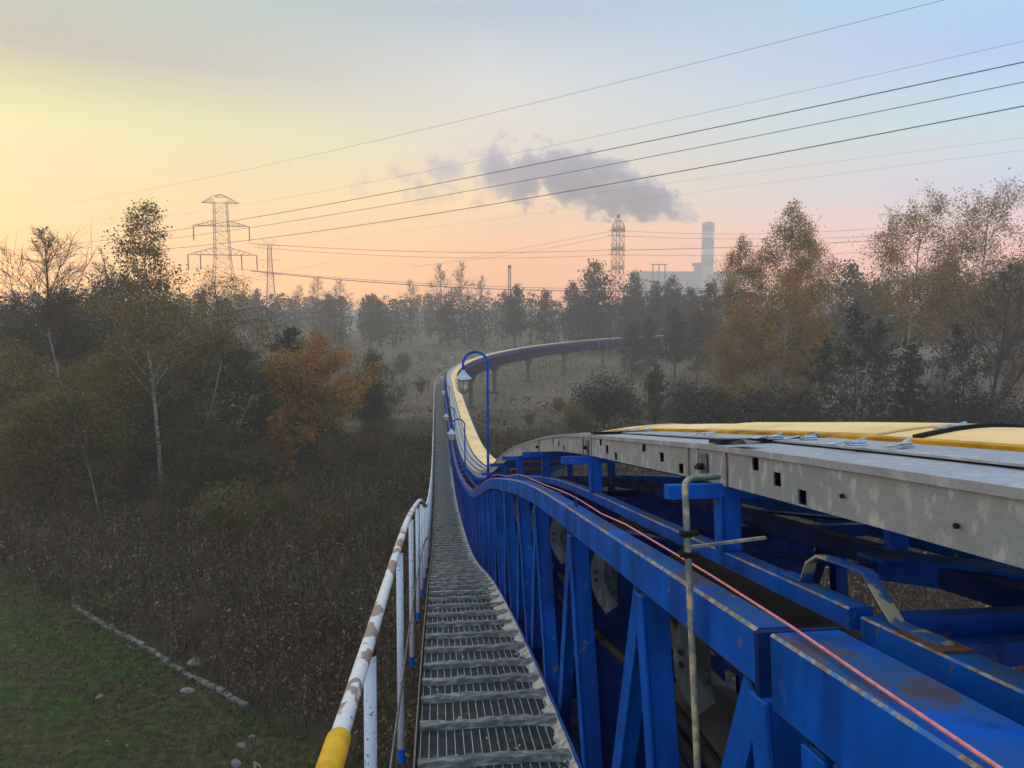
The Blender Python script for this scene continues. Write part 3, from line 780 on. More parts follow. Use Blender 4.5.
# shrubs along the heath
for u, v, Y, key, lab in [(385, 440, 62, 'bush', 'olive bush close to the left of the walkway rail'), (350, 470, 54, 'twiggy', 'bare shrub below the dark thicket of the oak'), (400, 455, 58, 'twiggy', 'bare shrub close to the left of the far handrail'),
                          (245, 515, 42, 'twiggy', 'rusty bare shrub in the weeds under the sapling'), (70, 505, 42, 'twiggy', 'bare shrub at the foot of the long leaning stem'), (320, 530, 40, 'twiggy', 'bare shrub in the weeds left of the handrail top bend'),
                          (530, 405, 74, 'twiggy', 'bare shrub in the field right of the swan-neck lamp'), (560, 395, 84, 'bush', 'faint olive bush in the field behind the small olive bush'), (400, 352, 130, 'bush', 'hazy bush in the field left of the far bend'),
                          (420, 372, 100, 'twiggy', 'hazy bare shrub left of the far handrail end'), (640, 362, 120, 'bush', 'hazy olive bush in front of the far conveyor end')]:
    tr(key, u, v, Y, lab, 'bush' if key == 'bush' else 'shrub', group='shrubs on the heath', wid=1.0)

spots = []
r5 = random.Random(12)
while len(spots) < 16:
    x, y = r5.uniform(-24, -1.5), r5.uniform(23, 60)
    if mown_side(x, y) < -1.5 and x < -1.2 - (.03 * y) and all((x - a) ** 2 + (y - b) ** 2 > 5 for a, b in spots): spots.append((x, y))
for x, y in spots:
    plant('twiggy', 'small bare brown shrub standing among the dried weeds of the heath', 'shrub', x, y, r5.uniform(.3, .5), r5.uniform(0, 6), 'bare shrubs among the weeds')

spots = []
while len(spots) < 22:
    x, y = r5.uniform(-30, -3), r5.uniform(33, 64)
    if mown_side(x, y) < -5 and x < -2 - .05 * y and all((x - a) ** 2 + (y - b) ** 2 > 7 for a, b in spots): spots.append((x, y))
for k, (x, y) in enumerate(spots):
    plant(('low_bush', 'brown_bush')[k % 2], ('low olive bush at the edge of the dried weeds below the left wood', 'low brown bush at the edge of the dried weeds below the left wood')[k % 2], 'bush', x, y, r5.uniform(.75, 1.2), r5.uniform(0, 6), ('olive bushes in the weeds', 'brown bushes in the weeds')[k % 2])

# far treeline: the trees one can tell apart
for u, v, Y, key, w, lab in [(515, 284, 190, 'far_pine', 1.2, 'hazy pine below the thin mast'), (595, 262, 175, 'far_broad', .95, 'tallest hazy tree directly left of the slim pylon'), (572, 282, 185, 'far_broad', .8, 'hazy tree on the left shoulder of the tallest one'),
                             (634, 273, 180, 'far_broad', .75, 'hazy tree directly right of the slim pylon'), (655, 282, 172, 'far_pine', 1.2, 'hazy pine between slim pylon and chimney'), (672, 278, 170, 'far_broad', .8, 'hazy brownish tree left of the power station'),
                             (690, 288, 150, 'far_broad', .8, 'hazy dark tree below the chimney'), (712, 282, 130, 'far_broad', .7, 'dark tree beside the russet clump under the chimney'), (545, 290, 180, 'far_broad', .9, 'hazy low tree between mast pine and tallest tree'),
                             (440, 262, 215, 'far_bare', 1.0, 'tall bare tree, left of the pair right of centre haze'), (462, 260, 220, 'far_bare', .9, 'tall bare tree, right of the pair above the treeline'), (482, 274, 225, 'far_bare', .9, 'lower bare tree right of the tall bare pair'),
                             (410, 278, 225, 'far_bare', 1.0, 'bare tree left of the tall bare pair'), (340, 277, 230, 'far_bare', 1.1, 'bare tree in the middle between small pylon and bare pair'), (318, 275, 235, 'far_bare', 1.1, 'bare tree right of the small pylon'),
                             (300, 284, 235, 'far_bare', 1.0, 'lower bare tree touching the small pylon base'), (243, 291, 240, 'far_pine', 1.1, 'hazy pine left of the small pylon'), (256, 288, 240, 'far_pine', 1.1, 'hazy pine nearest to the small pylon'),
                             (380, 300, 210, 'far_broad', 1.1, 'hazy rounded tree under the bare trees'), (450, 300, 200, 'far_broad', 1.0, 'hazy yellowish tree under the tall bare pair')]:
    tr(key, u, v, Y, lab, 'tree', group=GF, wid=w)

for u, v, Y, key, w, lab in [(650, 318, 122, 'far_broad', .8, 'hazy tree that hides the far end of the conveyor, left one'), (676, 308, 118, 'far_pine', 1.3, 'hazy dark pine that hides the far end of the conveyor'), (700, 312, 112, 'far_broad', .9, 'hazy tree left of the russet clump hiding the end of the conveyor')]:
    tr(key, u, v, Y, lab, 'tree', group=GF, wid=w)
tr('far_broad', 633, 324, 119, 'hazy low tree right where the far conveyor disappears', 'tree', group=GF, wid=.95)

# the wood itself: one misty mass
CC = []
TR_V = MB()
for k in range(420):
    u = rnd.uniform(-120, 1150); Y = rnd.uniform(195, 300)
    if 560 < u < 760: Y = rnd.uniform(165, 240)
    p = sight(u, 300, Y); H = rnd.uniform(11.5, 15.5) * (1.0 if u > 500 or u < 200 else .93) * (Y / 235) ** .25
    if u > 820: H *= 1.15
    n = 330; th = rng.random(n) * 2 * PI; zz = rng.random(n) ** .8; rr_ = 3.4 * np.sin(PI * (zz * .85 + .1)) ** .7 * np.sqrt(rng.random(n)) * rnd.uniform(.7, 1.25)
    CC.append(np.stack([p.x + rr_ * np.cos(th), p.y + rr_ * np.sin(th), .6 + zz * H], 1))
    TR_V.tube([(p.x, p.y, -.2), (p.x + rnd.gauss(0, .3), p.y, H * .8)], [.2, .06], 4, cap=False)
V, F_ = rand_quads(np.concatenate(CC), .62, .7)
fo = struct(link('forest', np_mesh('forest', V, F_, FAR)), 'stuff', 'misty grey-brown wood along the horizon')
tv = TR_V.build('forest_trunks', BARK, None, recalc=False); tv.parent = fo

# ------------------------------------------------------------------ conveyor gallery (steel truss)
NEAR, FARS = stations(-2.0, 66), stations(66, SEND)
ALL = NEAR + FARS[1:]


def rect(x0, x1, o0, o1, c=.006):
    return [(x0 + c, o0), (x1 - c, o0), (x1, o0 + c), (x1, o1 - c), (x1 - c, o1), (x0 + c, o1), (x0, o1 - c), (x0, o0 + c)]


def between(a, b): return [a] + [s for s in ALL if a + .05 < s < b - .05] + [b]


CG = thing('conveyor_gallery', 'long blue steel truss gallery of the belt conveyor curving into the distance', 'conveyor', (0.9, 0, 9))
JO = 1.425                                                           # joint of the two truss sections
mb = MB(); mb.sweep(between(JO, SEND), rect(.627, .705, .427, .545, .007), worn=True); mb.build('top_chord', [M['blue'], M['edge']], CG)
mb = MB(); mb.sweep(between(-2, 1.30), rect(.600, .738, .401, .540, .005), worn=True); mb.build('end_beam', [M['blue'], M['edge']], CG)
mb = MB(); mb.sweep([1.402, 1.420], rect(.622, .80, .43, .60, .003)); mb.build('joint_plate', M['blue_shaded'], CG)
mb = MB(); mb.sweep(between(1.46, SEND), rect(.845, .90, .405, .452, .004), worn=True); mb.build('inner_rail', [M['blue_rail'], M['edge']], CG)
mb = MB(); mb.sweep(between(-2, 1.43), rect(.852, .915, .415, .475, .004), worn=True); mb.build('inner_rail', [M['blue_rail'], M['edge']], CG)
mb = MB(); mb.sweep(between(-2, SEND), rect(1.36, 1.44, .425, .485, .005)); mb.build('inner_rail', M['blue_shaded'], CG)
mb = MB(); mb.sweep(between(-2, SEND), rect(1.93, 2.01, .427, .55)); mb.build('top_chord', M['blue'], CG)
mb = MB(); mb.sweep(between(-2, SEND), rect(.66, .76, 1.80, 1.92)); mb.build('bottom_chord', M['blue_shaded'], CG)
mb = MB(); mb.sweep(between(-2, SEND), rect(1.91, 2.01, 1.80, 1.92)); mb.build('bottom_chord', M['blue_shaded'], CG)
mb = MB(); mb.sweep(between(-2, SEND), rect(.775, 1.90, 1.93, 1.95, .003)); mb.build('floor_plate', M['blue_shaded'], CG)

mb = MB()
mb.box((0, 0, -.66), .085, .045, 1.30, None, 0, .004); mb.box((-.0455, 0, -.66), .010, .075, 1.30, None, 0, .002)
post_me = mb.mesh('post', M['blue'])
mb = MB(); mb.bar((0, .05, -.02), (0, .88, -1.28), .06, .05, (1, 0, 0)); mb.bar((-.034, .05, -.02), (-.034, .88, -1.28), .085, .008, (1, 0, 0)); diag_me = mb.mesh('diagonal', M['blue'])
# panel with a six-sided opening for the rolled belt
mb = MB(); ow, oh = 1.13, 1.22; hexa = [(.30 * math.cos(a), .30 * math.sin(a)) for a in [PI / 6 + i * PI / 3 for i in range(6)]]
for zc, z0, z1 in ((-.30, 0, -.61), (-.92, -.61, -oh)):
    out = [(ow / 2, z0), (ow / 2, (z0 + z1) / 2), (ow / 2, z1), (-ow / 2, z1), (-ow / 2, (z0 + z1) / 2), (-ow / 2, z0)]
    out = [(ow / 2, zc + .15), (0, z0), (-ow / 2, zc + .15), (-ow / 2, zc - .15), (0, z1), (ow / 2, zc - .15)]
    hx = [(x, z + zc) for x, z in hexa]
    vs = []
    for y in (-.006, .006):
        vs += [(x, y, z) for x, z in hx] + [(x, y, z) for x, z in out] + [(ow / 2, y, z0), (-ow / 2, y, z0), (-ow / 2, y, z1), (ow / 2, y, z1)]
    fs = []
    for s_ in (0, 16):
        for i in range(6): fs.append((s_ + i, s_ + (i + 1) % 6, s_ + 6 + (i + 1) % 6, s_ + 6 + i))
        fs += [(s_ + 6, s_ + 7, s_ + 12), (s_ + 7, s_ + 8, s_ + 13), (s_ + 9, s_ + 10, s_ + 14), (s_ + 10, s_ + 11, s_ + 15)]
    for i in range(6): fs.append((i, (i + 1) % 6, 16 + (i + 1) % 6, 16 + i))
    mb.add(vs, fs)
panel_me = mb.mesh('idler_panel', M['blue_shaded'])
# guard bracket: pointed, folded plate with two bolts
mb = MB(); prof = [(.03, .185), (-.012, .12), (-.034, .06), (-.040, 0), (-.034, -.06), (-.012, -.12), (.03, -.185)]
vs = [(x, 0, z) for x, z in prof] + [(x + .065, .012, z * .80) for x, z in prof] + [(.115, .10, z * .72) for x, z in prof]
mb.add(vs, [(i, i + 1, 8 + i, 7 + i) for i in range(6)] + [(7 + i, 8 + i, 15 + i, 14 + i) for i in range(6)])
mb.add([(.03, 0, .185), (.095, .012, .148), (.115, .10, .133), (.07, .06, .19)], [(0, 1, 2, 3)]); mb.add([(.03, 0, -.185), (.095, .012, -.148), (.115, .10, -.133), (.07, .06, -.19)], [(0, 1, 2, 3)])
guard_me = mb.mesh('guard_bracket', M['galv_dark'])
mb = MB()
for z in (.012, -.026):
    mb.tube([(-.016, -.010, z), (-.016, .012, z)], .008, 8)
bolt_me = mb.mesh('bolt', M['black'])
mb = MB(); mb.tube([(-.13, 0, 0), (.13, 0, 0)], .045, 10); mb.tube([(-.17, 0, 0), (.17, 0, 0)], .014, 6); roller_me = mb.mesh('roller', M['steel'], smooth=False)

PS = [1.41, 2.27, 3.48, 4.74, 5.75, 6.96] + [8.2 + 1.13 * k for k in range(52)]
for k, s in enumerate(PS):
    for nm_, me_ in (('post', post_me), ('diagonal', diag_me)):      # the web leans out a little towards its foot
        q = put(nm_, me_, CG, s, .668, .544); q.matrix_basis = q.matrix_basis @ Matrix.Rotation(math.radians(-2.6), 4, 'Y')
    if k > 1: put('idler_panel', panel_me, CG, s + .08, 1.32, .58)
    if 0 < k < 40:
        gb = put('guard_bracket', guard_me, CG, s - .05, .752, .735)
        if k < 8: link('bolt', bolt_me, gb)
    if k < 8:
        for zc in (.88, 1.50):
            for i in range(3):
                a = -PI / 2 + (i - 1) * PI / 3
                r = put('roller', roller_me, CG, s + .05, 1.32 + .245 * math.cos(a), zc - .245 * math.sin(a))
                r.matrix_basis = r.matrix_basis @ Matrix.Rotation(-(a + PI / 2), 4, 'Y')
for s in (1.17, .3, -.7):                                            # posts of the near section
    mb = MB(); q = put('end_post', post_me, CG, s, .655, .547)
mb = MB(); mb.box((0, 0, 0), .012, .10, .12, None, 0, .003); mb.tube([(-.012, 0, .01), (.012, 0, .01)], .010, 8, 0)
put('gusset', mb.mesh('gusset', M['blue']), CG, 1.06, .612, .606)
put('diagonal', diag_me, CG, 1.02, .655, .56)
# the far bracing is finer than a pixel: one mesh
mb = MB()
for k in range(0, 88):
    s = 66.9 + 1.13 * k
    mb.bar(W(s, .668, .54), W(s, .668, 1.85), .06, .05); mb.bar(W(s + .05, .668, .56), W(s + .9, .668, 1.82), .05, .05)
    a, b_ = W(s, .70, .6), W(s, 1.93, 1.9)
    if k % 2 == 0: mb.add([W(s, .70, .6), W(s, 1.93, .6), W(s, 1.93, 1.9), W(s, .70, 1.9)], [(0, 1, 2, 3)])
fb = mb.build('far_bracing', M['far_blue'], CG); fb['kind'] = 'stuff'
# right-hand web and plan bracing
mb = MB()
for s in PS[:46]:
    mb.bar(W(s, 1.97, .55), W(s, 1.97, 1.85), .06, .06); mb.bar(W(s + .05, 1.97, .56), W(s + .9, 1.97, 1.82), .05, .05)
mb.build('far_side_web', M['blue_shaded'], CG)
for s, o_ in ((1.455, .445), (1.36, .475)):
    mb = MB(); mb.bar(W(s, .93, o_), W(s, 1.94, o_), .05, .045, frame(s)[3]); mb.build('cross_beam', M['blue'], CG)
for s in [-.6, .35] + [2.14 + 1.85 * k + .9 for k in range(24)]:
    mb = MB(); mb.bar(W(s, .70, .50), W(s, 1.94, .50), .055, .05, frame(s)[3]); mb.build('cross_beam', M['blue_shaded'], CG)
for k in range(24):
    s = 2.14 + 1.85 * k
    mb = MB(); mb.bar(W(s - .9, 1.92, .475), W(s + .85, .76, .475), .06, .012, frame(s)[3]); mb.build('plan_brace', M['blue_shaded'], CG)
mb = MB(); mb.bar(W(2.05, 1.30, .445), W(1.10, 1.98, .445), .085, .07, (0, 0, 1)); mb.build('plan_brace', M['blue'], CG)
mb = MB(); mb.box((0, 0, 0), .16, .13, .012, None, 0, .002); put('node_plate', mb.mesh('node_plate', M['blue']), CG, 2.02, 1.32, .418)
# stools that carry the cover
CP = [2.14 + 1.85 * k for k in range(30)]
mb = MB(); mb.box((0, 0, -.085), .058, .045, .17, None, 0, .004); mb.box((-.033, .0, -.085), .008, .06, .17, None, 0, .002); stool_me = mb.mesh('stool', M['blue'])
mb = MB(); mb.box((0, 0, 0), .055, .05, .20, None, 0, .004); stool2_me = mb.mesh('stool', M['blue'])
for s in CP + [.29]:
    put('stool', stool_me, CG, s, .872, .235); put('stool', stool2_me, CG, s, 1.40, .33)
    mb = MB(); mb.bar(W(s, .68 if s > 1 else .86, .225), W(s, 1.93, .225), .05, .042, frame(s)[3]); mb.build('cover_beam', M['blue'], CG)
# bridging strap over the joint of the inner rail
pr = [(1.80, .398), (1.70, .398), (1.67, .350), (1.62, .325), (1.44, .325), (1.37, .385), (1.345, .404), (1.21, .404)]
vs = []; fs = []
for s, o in pr:
    vs += [W(s, .863, o), W(s, .892, o), W(s, .892, o + .006), W(s, .863, o + .006)]
for i in range(len(pr) - 1):
    for j in range(4): fs.append((i * 4 + j, i * 4 + (j + 1) % 4, i * 4 + 4 + (j + 1) % 4, i * 4 + 4 + j))
fs += [(0, 1, 2, 3), tuple(range(len(vs) - 4, len(vs)))]
mb = MB(); mb.add(vs, fs); mb.build('bridging_strap', M['patch'], CG, label='flat strap with flaking blue paint bridging the rail joint')
mb = MB(); mb.box((0, 0, 0), .058, .13, .004, None, 0); put('rust_patch', mb.mesh('rust_patch', M['rust']), CG, 1.25, .8835, .4125)
# loops that guide the pull cord
mb = MB(); mb.tube([(0, .028 * math.cos(a), .05 * math.sin(a)) for a in np.linspace(0, PI, 11)], .004, 6); loop_me = mb.mesh('cord_loop', M['blue'], smooth=True)
for k in range(14): put('cord_loop', loop_me, CG, 3.55 + 2.5 * k, .672, .429)
# dust and belt spill on the chords and inside
mb = MB(); mb.tube([W(s, .78 + .015 * math.sin(s * 3), 1.02 + .03 * math.sin(s * 2.1)) for s in between(-1, 40)], .022, 6)
mb.tube([W(s, .80 + .02 * math.sin(s * 2.2 + 1), 1.10 + .04 * math.sin(s * 1.7)) for s in between(-1, 40)], .016, 6); mb.build('cable_bundle', M['black'], CG, smooth=True)

BT = thing('conveyor_belt', 'dusty black rubber belt rolled into pipes running inside the blue truss', 'belt', (1.3, 0, 9.5))
for oc in (.88, 1.50):
    mb = MB(); ss = between(-2, 60); n = 12
    mb.sweep(ss, [(1.32 + .20 * math.cos(a), oc + .20 * math.sin(a)) for a in np.linspace(0, 2 * PI, n, endpoint=False)]); mb.build('pipe_run', M['belt'], BT, smooth=True)

# ------------------------------------------------------------------ walkway
WO = 1.68
WK = thing('walkway', 'steep narrow steel grating walkway with foot battens', 'walkway', (.27, 3, 10.5))
mb = MB(); q = .045
for k in range(17):
    X = -.105 + k * q
    mb.sweep(between(1.2, 20), [(X - .0022, WO - .001), (X + .0022, WO - .001), (X + .0022, WO + .022), (X - .0022, WO + .022)])
mb.build('grating_strip', M['grate_bar'], WK)
mb = MB(); s = 1.2
while s < 20:
    p, R, T, N = frame(s); c = p + R * .264 - N * (WO + .013)
    mb.box(c, .764, .0035, .022, Matrix((R, T, N)).transposed()); s += .0135 if s < 8 else .02
mb.build('grating_bar', M['grate'], WK, recalc=False)
mb = MB(); mb.sweep(between(20, SEND), rect(-.12, .648, WO, WO + .03, .003)); mb.build('grating_deck', M['grate_far'], WK)
for X in (-.128, .655):
    mb = MB(); mb.sweep(between(.9, SEND), rect(X - .004, X + .004, WO - (.045 if X < 0 else .05), WO + .07, .001)); mb.build('kick_plate', M['steel'] if X < 0 else M['blue'], WK)
mb = MB(); mb.sweep(between(.9, SEND), rect(-.10, -.04, WO + .075, WO + .15, .003)); mb.sweep(between(.9, SEND), rect(.58, .64, WO + .075, WO + .15, .003)); mb.build('stringer', M['blue_shaded'], WK)


def batten_mesh(seed):
    r = random.Random(seed); mb = MB(); n = 15; vs = []
    for i in range(n):
        x = -.375 + .75 * i / (n - 1); j = lambda a: r.uniform(-a, a); k = 1 + (1.2 * max(0, (i - 11) / 3) if True else 0)
        vs += [(x, -.034 * k + j(.005), 0), (x, -.027 + j(.006), .032 + j(.005)), (x, .018 + j(.007), .038 + j(.007)), (x, .038 * k + j(.009), .006 + j(.004)), (x, .040 * k, -.004)]
    for i in range(n - 1):
        for j in range(5): mb.f.append((i * 5 + j, i * 5 + (j + 1) % 5, i * 5 + 5 + (j + 1) % 5, i * 5 + 5 + j)); mb.m.append(0)
    mb.v = vs; mb.f += [(0, 1, 2, 3, 4), tuple(range(len(vs) - 5, len(vs)))]; mb.m += [0, 0]
    return mb.mesh('batten', M['batten'], smooth=False)


BM = [batten_mesh(i) for i in range(7)]
BS = [2.83, 3.25, 3.67, 4.12, 4.54, 4.86, 5.22, 5.64, 6.08, 6.52]
while len(BS) < 96: BS.append(BS[-1] + .43)
for k, s in enumerate(BS):
    o = put('batten', BM[k % 7], WK, s, .262, WO - .002)
    o.matrix_basis = o.matrix_basis @ Matrix.Rotation(rnd.uniform(-.012, .03), 4, 'Z')
# pale dust that has drifted against the right-hand kick plate
ss = np.arange(1.5, 34, .035); nV = 9; vs = []; r2 = random.Random(3); XD = .649
wd = [0.0] * len(ss); w_ = .05
for i, s in enumerate(ss):
    ph = min(((s - b) % .43) / .43 for b in (BS[0],)); tgt = .03 + .06 * (1 - ph) ** 2 + (.03 if s > 6 else 0) + .035 * max(0, math.sin(s * 1.1)); w_ += (tgt - w_) * .5 + r2.gauss(0, .008); wd[i] = max(.012, w_)
for i, s in enumerate(ss):
    for j in range(nV):
        t = j / (nV - 1); x = XD - wd[i] * t; hgt_ = .035 * (1 - t) ** 1.5 * (.5 + 5 * wd[i]) + r2.uniform(-.003, .003)
        vs.append(W(s, x + r2.uniform(-.003, .003) * (j > 0), WO - .003 - max(hgt_, -.004) + (.010 if j == nV - 1 else 0)))
mb = MB(); mb.add(vs, [(i * nV + j, i * nV + j + 1, (i + 1) * nV + j + 1, (i + 1) * nV + j) for i in range(len(ss) - 1) for j in range(nV - 1)])
struct(mb.build('dust_drift', M['dust']), 'stuff', 'pale dust drifted along the right edge of the grating walkway')
mb = MB()
for k in range(900):
    s = 1.6 + 30 * rnd.random() ** 1.5; X = .655 - abs(rnd.gauss(0, .05)); z = rnd.uniform(.003, .012)
    if rnd.random() < .2: X = rnd.uniform(-.08, .6)
    p = W(s, X, WO - z * .5); mb.box(p, z * 1.6, z, z, Matrix.Rotation(rnd.uniform(0, 3), 3, (rnd.random(), rnd.random(), 1)))
struct(mb.build('crumbs', M['dust'], recalc=False), 'stuff', 'loose pale crumbs scattered on the walkway grating')

# ------------------------------------------------------------------ handrail
HR = thing('handrail', 'white and rusty tubular handrail with a yellow end on the left of the walkway', 'handrail', (-.21, 3, 11))
HX, HO = -.2107, .66
mb = MB(); mb.tube([W(s, HX, HO) for s in between(1.5, SEND)], .0205, 12); mb.build('top_rail', M['white_rail'], HR, smooth=True)
mb = MB(); ys_ = [.45, .7, .95, 1.2, 1.45, 1.575, 1.59]; mb.tube([W(s, HX, HO) for s in ys_], [.0262] * 6 + [.0215], 14); mb.build('yellow_sleeve', M['yellow_grip'], HR, smooth=True)
mb = MB(); mb.sweep(between(1.2, 66), [(-.172, 1.155), (-.167, 1.155), (-.167, 1.19), (-.172, 1.19)]); mb.build('knee_rail', M['steel'], HR)
mb = MB(); mb.tube([(0, 0, 0), (0, 0, -1.09)], .0195, 10); hp_me = mb.mesh('post', M['white_post'], smooth=True)
mb = MB(); mb.tube([(0, 0, -1.075), (0, 0, -1.15)], .0215, 10); foot_me = mb.mesh('post_foot', M['blue'])
mb = MB(); mb.tube([(0, 0, .004), (0, 0, -.035)], .0225, 10); col_me = mb.mesh('weld_collar', M['rust'], smooth=True)
for k in range(64):
    s = 2.29 + 1.77 * k
    p = put('post', hp_me, HR, s, HX, HO + .012)
    if k < 30:
        link('post_foot', foot_me, p); link('weld_collar', col_me, p)

# ------------------------------------------------------------------ cover of the conveyor
CV = thing('conveyor_cover', 'long cover of galvanised sheet and tan panels with yellow trim over the conveyor', 'cover', (1.4, 0, 9.6))
TOPO, BOTO = .088, .205


def cv(s):                                                           # the near end kicks up a little less than the truss
    return .055 * max(0, 1 - s / 2.4) ** 1.2 if s < 2.4 else 0.0


SH = [(-2.0, .55), (.55, 2.33), (2.33, 4.05), (4.05, 6.1), (6.1, 8.2)] + [(8.2 + 3 * k, 8.2 + 3 * k + 3) for k in range(20)]
slots_at = {1: [(1.90, .107), (1.775, .136), (1.65, .166)], 2: [(3.76, .105), (3.62, .134), (3.44, .163), (2.96, .105), (2.72, .134), (2.50, .164)], 3: [(5.35, .11), (5.1, .135), (4.9, .162)], 4: [(7.3, .11), (7.0, .135), (6.75, .162)]}
for k, (a, b_) in enumerate(SH):
    mb = MB(); X = .850 + (.0015 if k % 2 else 0)
    sl = slots_at.get(k, []); sw, sh = (.038, .035)
    sv = set(between(a, b_ - .004)); ov = {TOPO + .004, BOTO}
    for s, o in sl: sv |= {s - sw / 2 * (1 + .25 * (k > 1)), s + sw / 2 * (1 + .25 * (k > 1))}; ov |= {o, o + sh}
    sv = sorted(sv); ov = sorted(ov)
    for xx in (X, X + .004):
        base = len(mb.v)
        mb.v += [tuple(W(s, xx, o + cv(s))) for s in sv for o in ov]
        for i in range(len(sv) - 1):
            for j in range(len(ov) - 1):
                sm, om = (sv[i] + sv[i + 1]) / 2, (ov[j] + ov[j + 1]) / 2
                if any(abs(sm - s) < sw / 2 * 1.3 and o < om < o + sh for s, o in sl): continue
                w = len(ov); mb.f.append((base + i * w + j, base + i * w + j + 1, base + (i + 1) * w + j + 1, base + (i + 1) * w + j)); mb.m.append(0)
    mb.build('side_sheet', M['galv'], CV, recalc=False)
    # flat top sheet with its turned-down lip, and a second sheet lapped over it
    e = .002 * (k % 2)
    def strip(name, sec, mt, sa, sb, up=0.0):
        mb = MB(); vs = []; ss = between(sa, sb); n = len(sec)
        for s in ss: vs += [W(s, x, o + cv(s) - up) for x, o in sec]
        mb.add(vs, [(i * n + j, i * n + (j + 1) % n, (i + 1) * n + (j + 1) % n, (i + 1) * n + j) for i in range(len(ss) - 1) for j in range(n)] + [tuple(range(n))[::-1], tuple((len(ss) - 1) * n + j for j in range(n))])
        return mb.build(name, mt, CV)
    strip('top_sheet', [(.842, TOPO), (1.255, TOPO - .002), (1.255, TOPO + .002), (.846, TOPO + .004), (.846, TOPO + .017), (.842, TOPO + .017)], M['galv_top'], a + .002, b_ - .004, e)
    if k < 8: strip('lap_sheet', [(1.02 + .02 * (k % 2), TOPO - .011), (1.245, TOPO - .013), (1.245, TOPO - .006), (1.02 + .02 * (k % 2), TOPO - .006)], M['galv_top'], a + .05, b_ - .03, e)
    if k < 4: strip('yellow_trim', [(1.258, TOPO - .004), (1.258, .064), (1.283, .060), (1.283, TOPO - .004)], M['yellow'], a + .03 * (k % 3), b_ - .012)
mb = MB(); mb.sweep(between(-2, 8.2), [(.872, TOPO + .03), (.878, TOPO + .03), (.878, BOTO + .01), (.872, BOTO + .01)]); mb.build('slot_shade_sheet', M['black'], CV)  # added dark sheet behind the slots, stands in for the shade inside the cover
# tan roof panels
pl = [(a, min(a + 1.35, 66)) for a in np.arange(-2, 66, 1.35)]
for k, (a, b_) in enumerate(pl):
    mb = MB(); up = .008 * (k % 2); sec = []
    for t in np.linspace(0, 1, 9): sec.append((1.285 + .53 * t, .064 - .026 * math.sin(PI * t) - up))
    sec += [(x, o + .006) for x, o in sec[::-1]]
    vs = []; ss = between(a, b_ + .02); n = len(sec)
    for s in ss: vs += [W(s, x, o + cv(s)) for x, o in sec]
    mb.add(vs, [(i * n + j, i * n + (j + 1) % n, (i + 1) * n + (j + 1) % n, (i + 1) * n + j) for i in range(len(ss) - 1) for j in range(n)] + [tuple(range(n))[::-1], tuple((len(ss) - 1) * n + j for j in range(n))])
    mb.build('tan_panel', M['tan'], CV)
mb = MB(); sec = [(1.285 + .53 * t, .064 - .026 * math.sin(PI * t)) for t in np.linspace(0, 1, 7)]; sec += [(x, o + .006) for x, o in sec[::-1]]
mb.sweep(between(66, SEND), sec); mb.build('tan_panel', M['tan'], CV)
mb = MB(); mb.sweep(between(68, SEND), [(.85, TOPO), (1.28, TOPO), (1.28, TOPO + .01), (.86, TOPO + .01), (.86, BOTO), (.85, BOTO)]); mb.build('side_sheet', M['galv'], CV)
mb = MB(); mb.sweep(between(-2, SEND), [(1.816, .066), (1.821, .066), (1.821, .22), (1.816, .22)]); mb.build('back_sheet', M['galv'], CV)
for sa, w in ((1.86, .010), (2.30, .05), (4.1, .05)):                 # black joint strips lying across the cover
    mb = MB(); vs = []
    if sa < 2: XX = np.linspace(1.284, 1.81, 9); f_ = lambda x: .058 - .026 * math.sin(PI * (x - 1.285) / .53)
    else: XX = np.linspace(.86, 1.25, 7); f_ = lambda x: TOPO - .010
    for x in XX:
        sk = (x - 1.285) * .22
        for ds, dz in ((-w, .006), (-w, -.006), (w, -.006), (w, .006)): vs.append(W(sa + ds + sk, float(x), f_(x) + dz + cv(sa)))
    n = len(XX); mb.add(vs, [(i * 4 + j, i * 4 + (j + 1) % 4, i * 4 + 4 + (j + 1) % 4, i * 4 + 4 + j) for i in range(n - 1) for j in range(4)] + [(0, 1, 2, 3), (4 * n - 4, 4 * n - 3, 4 * n - 2, 4 * n - 1)]); mb.build('joint_strip', M['black'], CV)
for s in (2.10, 2.42, 4.0, 4.22, 6.05, 8.2):                          # stained straps down the side
    mb = MB(); mb.sweep([s - .010, s + .010], [(.8435, TOPO + .006), (.8485, TOPO + .006), (.8485, BOTO + .004), (.8435, BOTO + .004)]); mb.build('side_strap', M['strap'], CV)
for s in (2.27, 4.09, 6.1):                                          # hinge plates with a black bolt
    mb = MB(); mb.box((0, 0, 0), .006, .055, .085, None, 0, .002); h = put('hinge_plate', mb.mesh('hinge_plate', M['galv_dark']), CV, s, .8455, .16)
    mb = MB(); mb.tube([(-.022, 0, 0), (.0, 0, 0)], .011, 8); mb.tube([(-.016, -.03, .006), (-.016, .03, -.004)], .006, 6); link('bolt', mb.mesh('bolt', M['black']), h)
for s, o in ((1.47, .176), (1.13, .190), (1.0, .12), (3.6, .17)):
    mb = MB(); mb.tube([(-.004, 0, 0), (.002, 0, 0)], .005, 8); put('rivet', mb.mesh('rivet', M['black']), CV, s, .8465, o + .0)
mb = MB(); mb.add([W(1.93, .845, .080), W(2.06, .840, .083), W(1.95, .838, .066), W(1.96, .90, .076), W(2.07, .90, .079)], [(0, 2, 1), (2, 1, 4), (2, 4, 3), (0, 2, 3)]); mb.build('bent_corner', M['galv_dark'], CV, recalc=False)


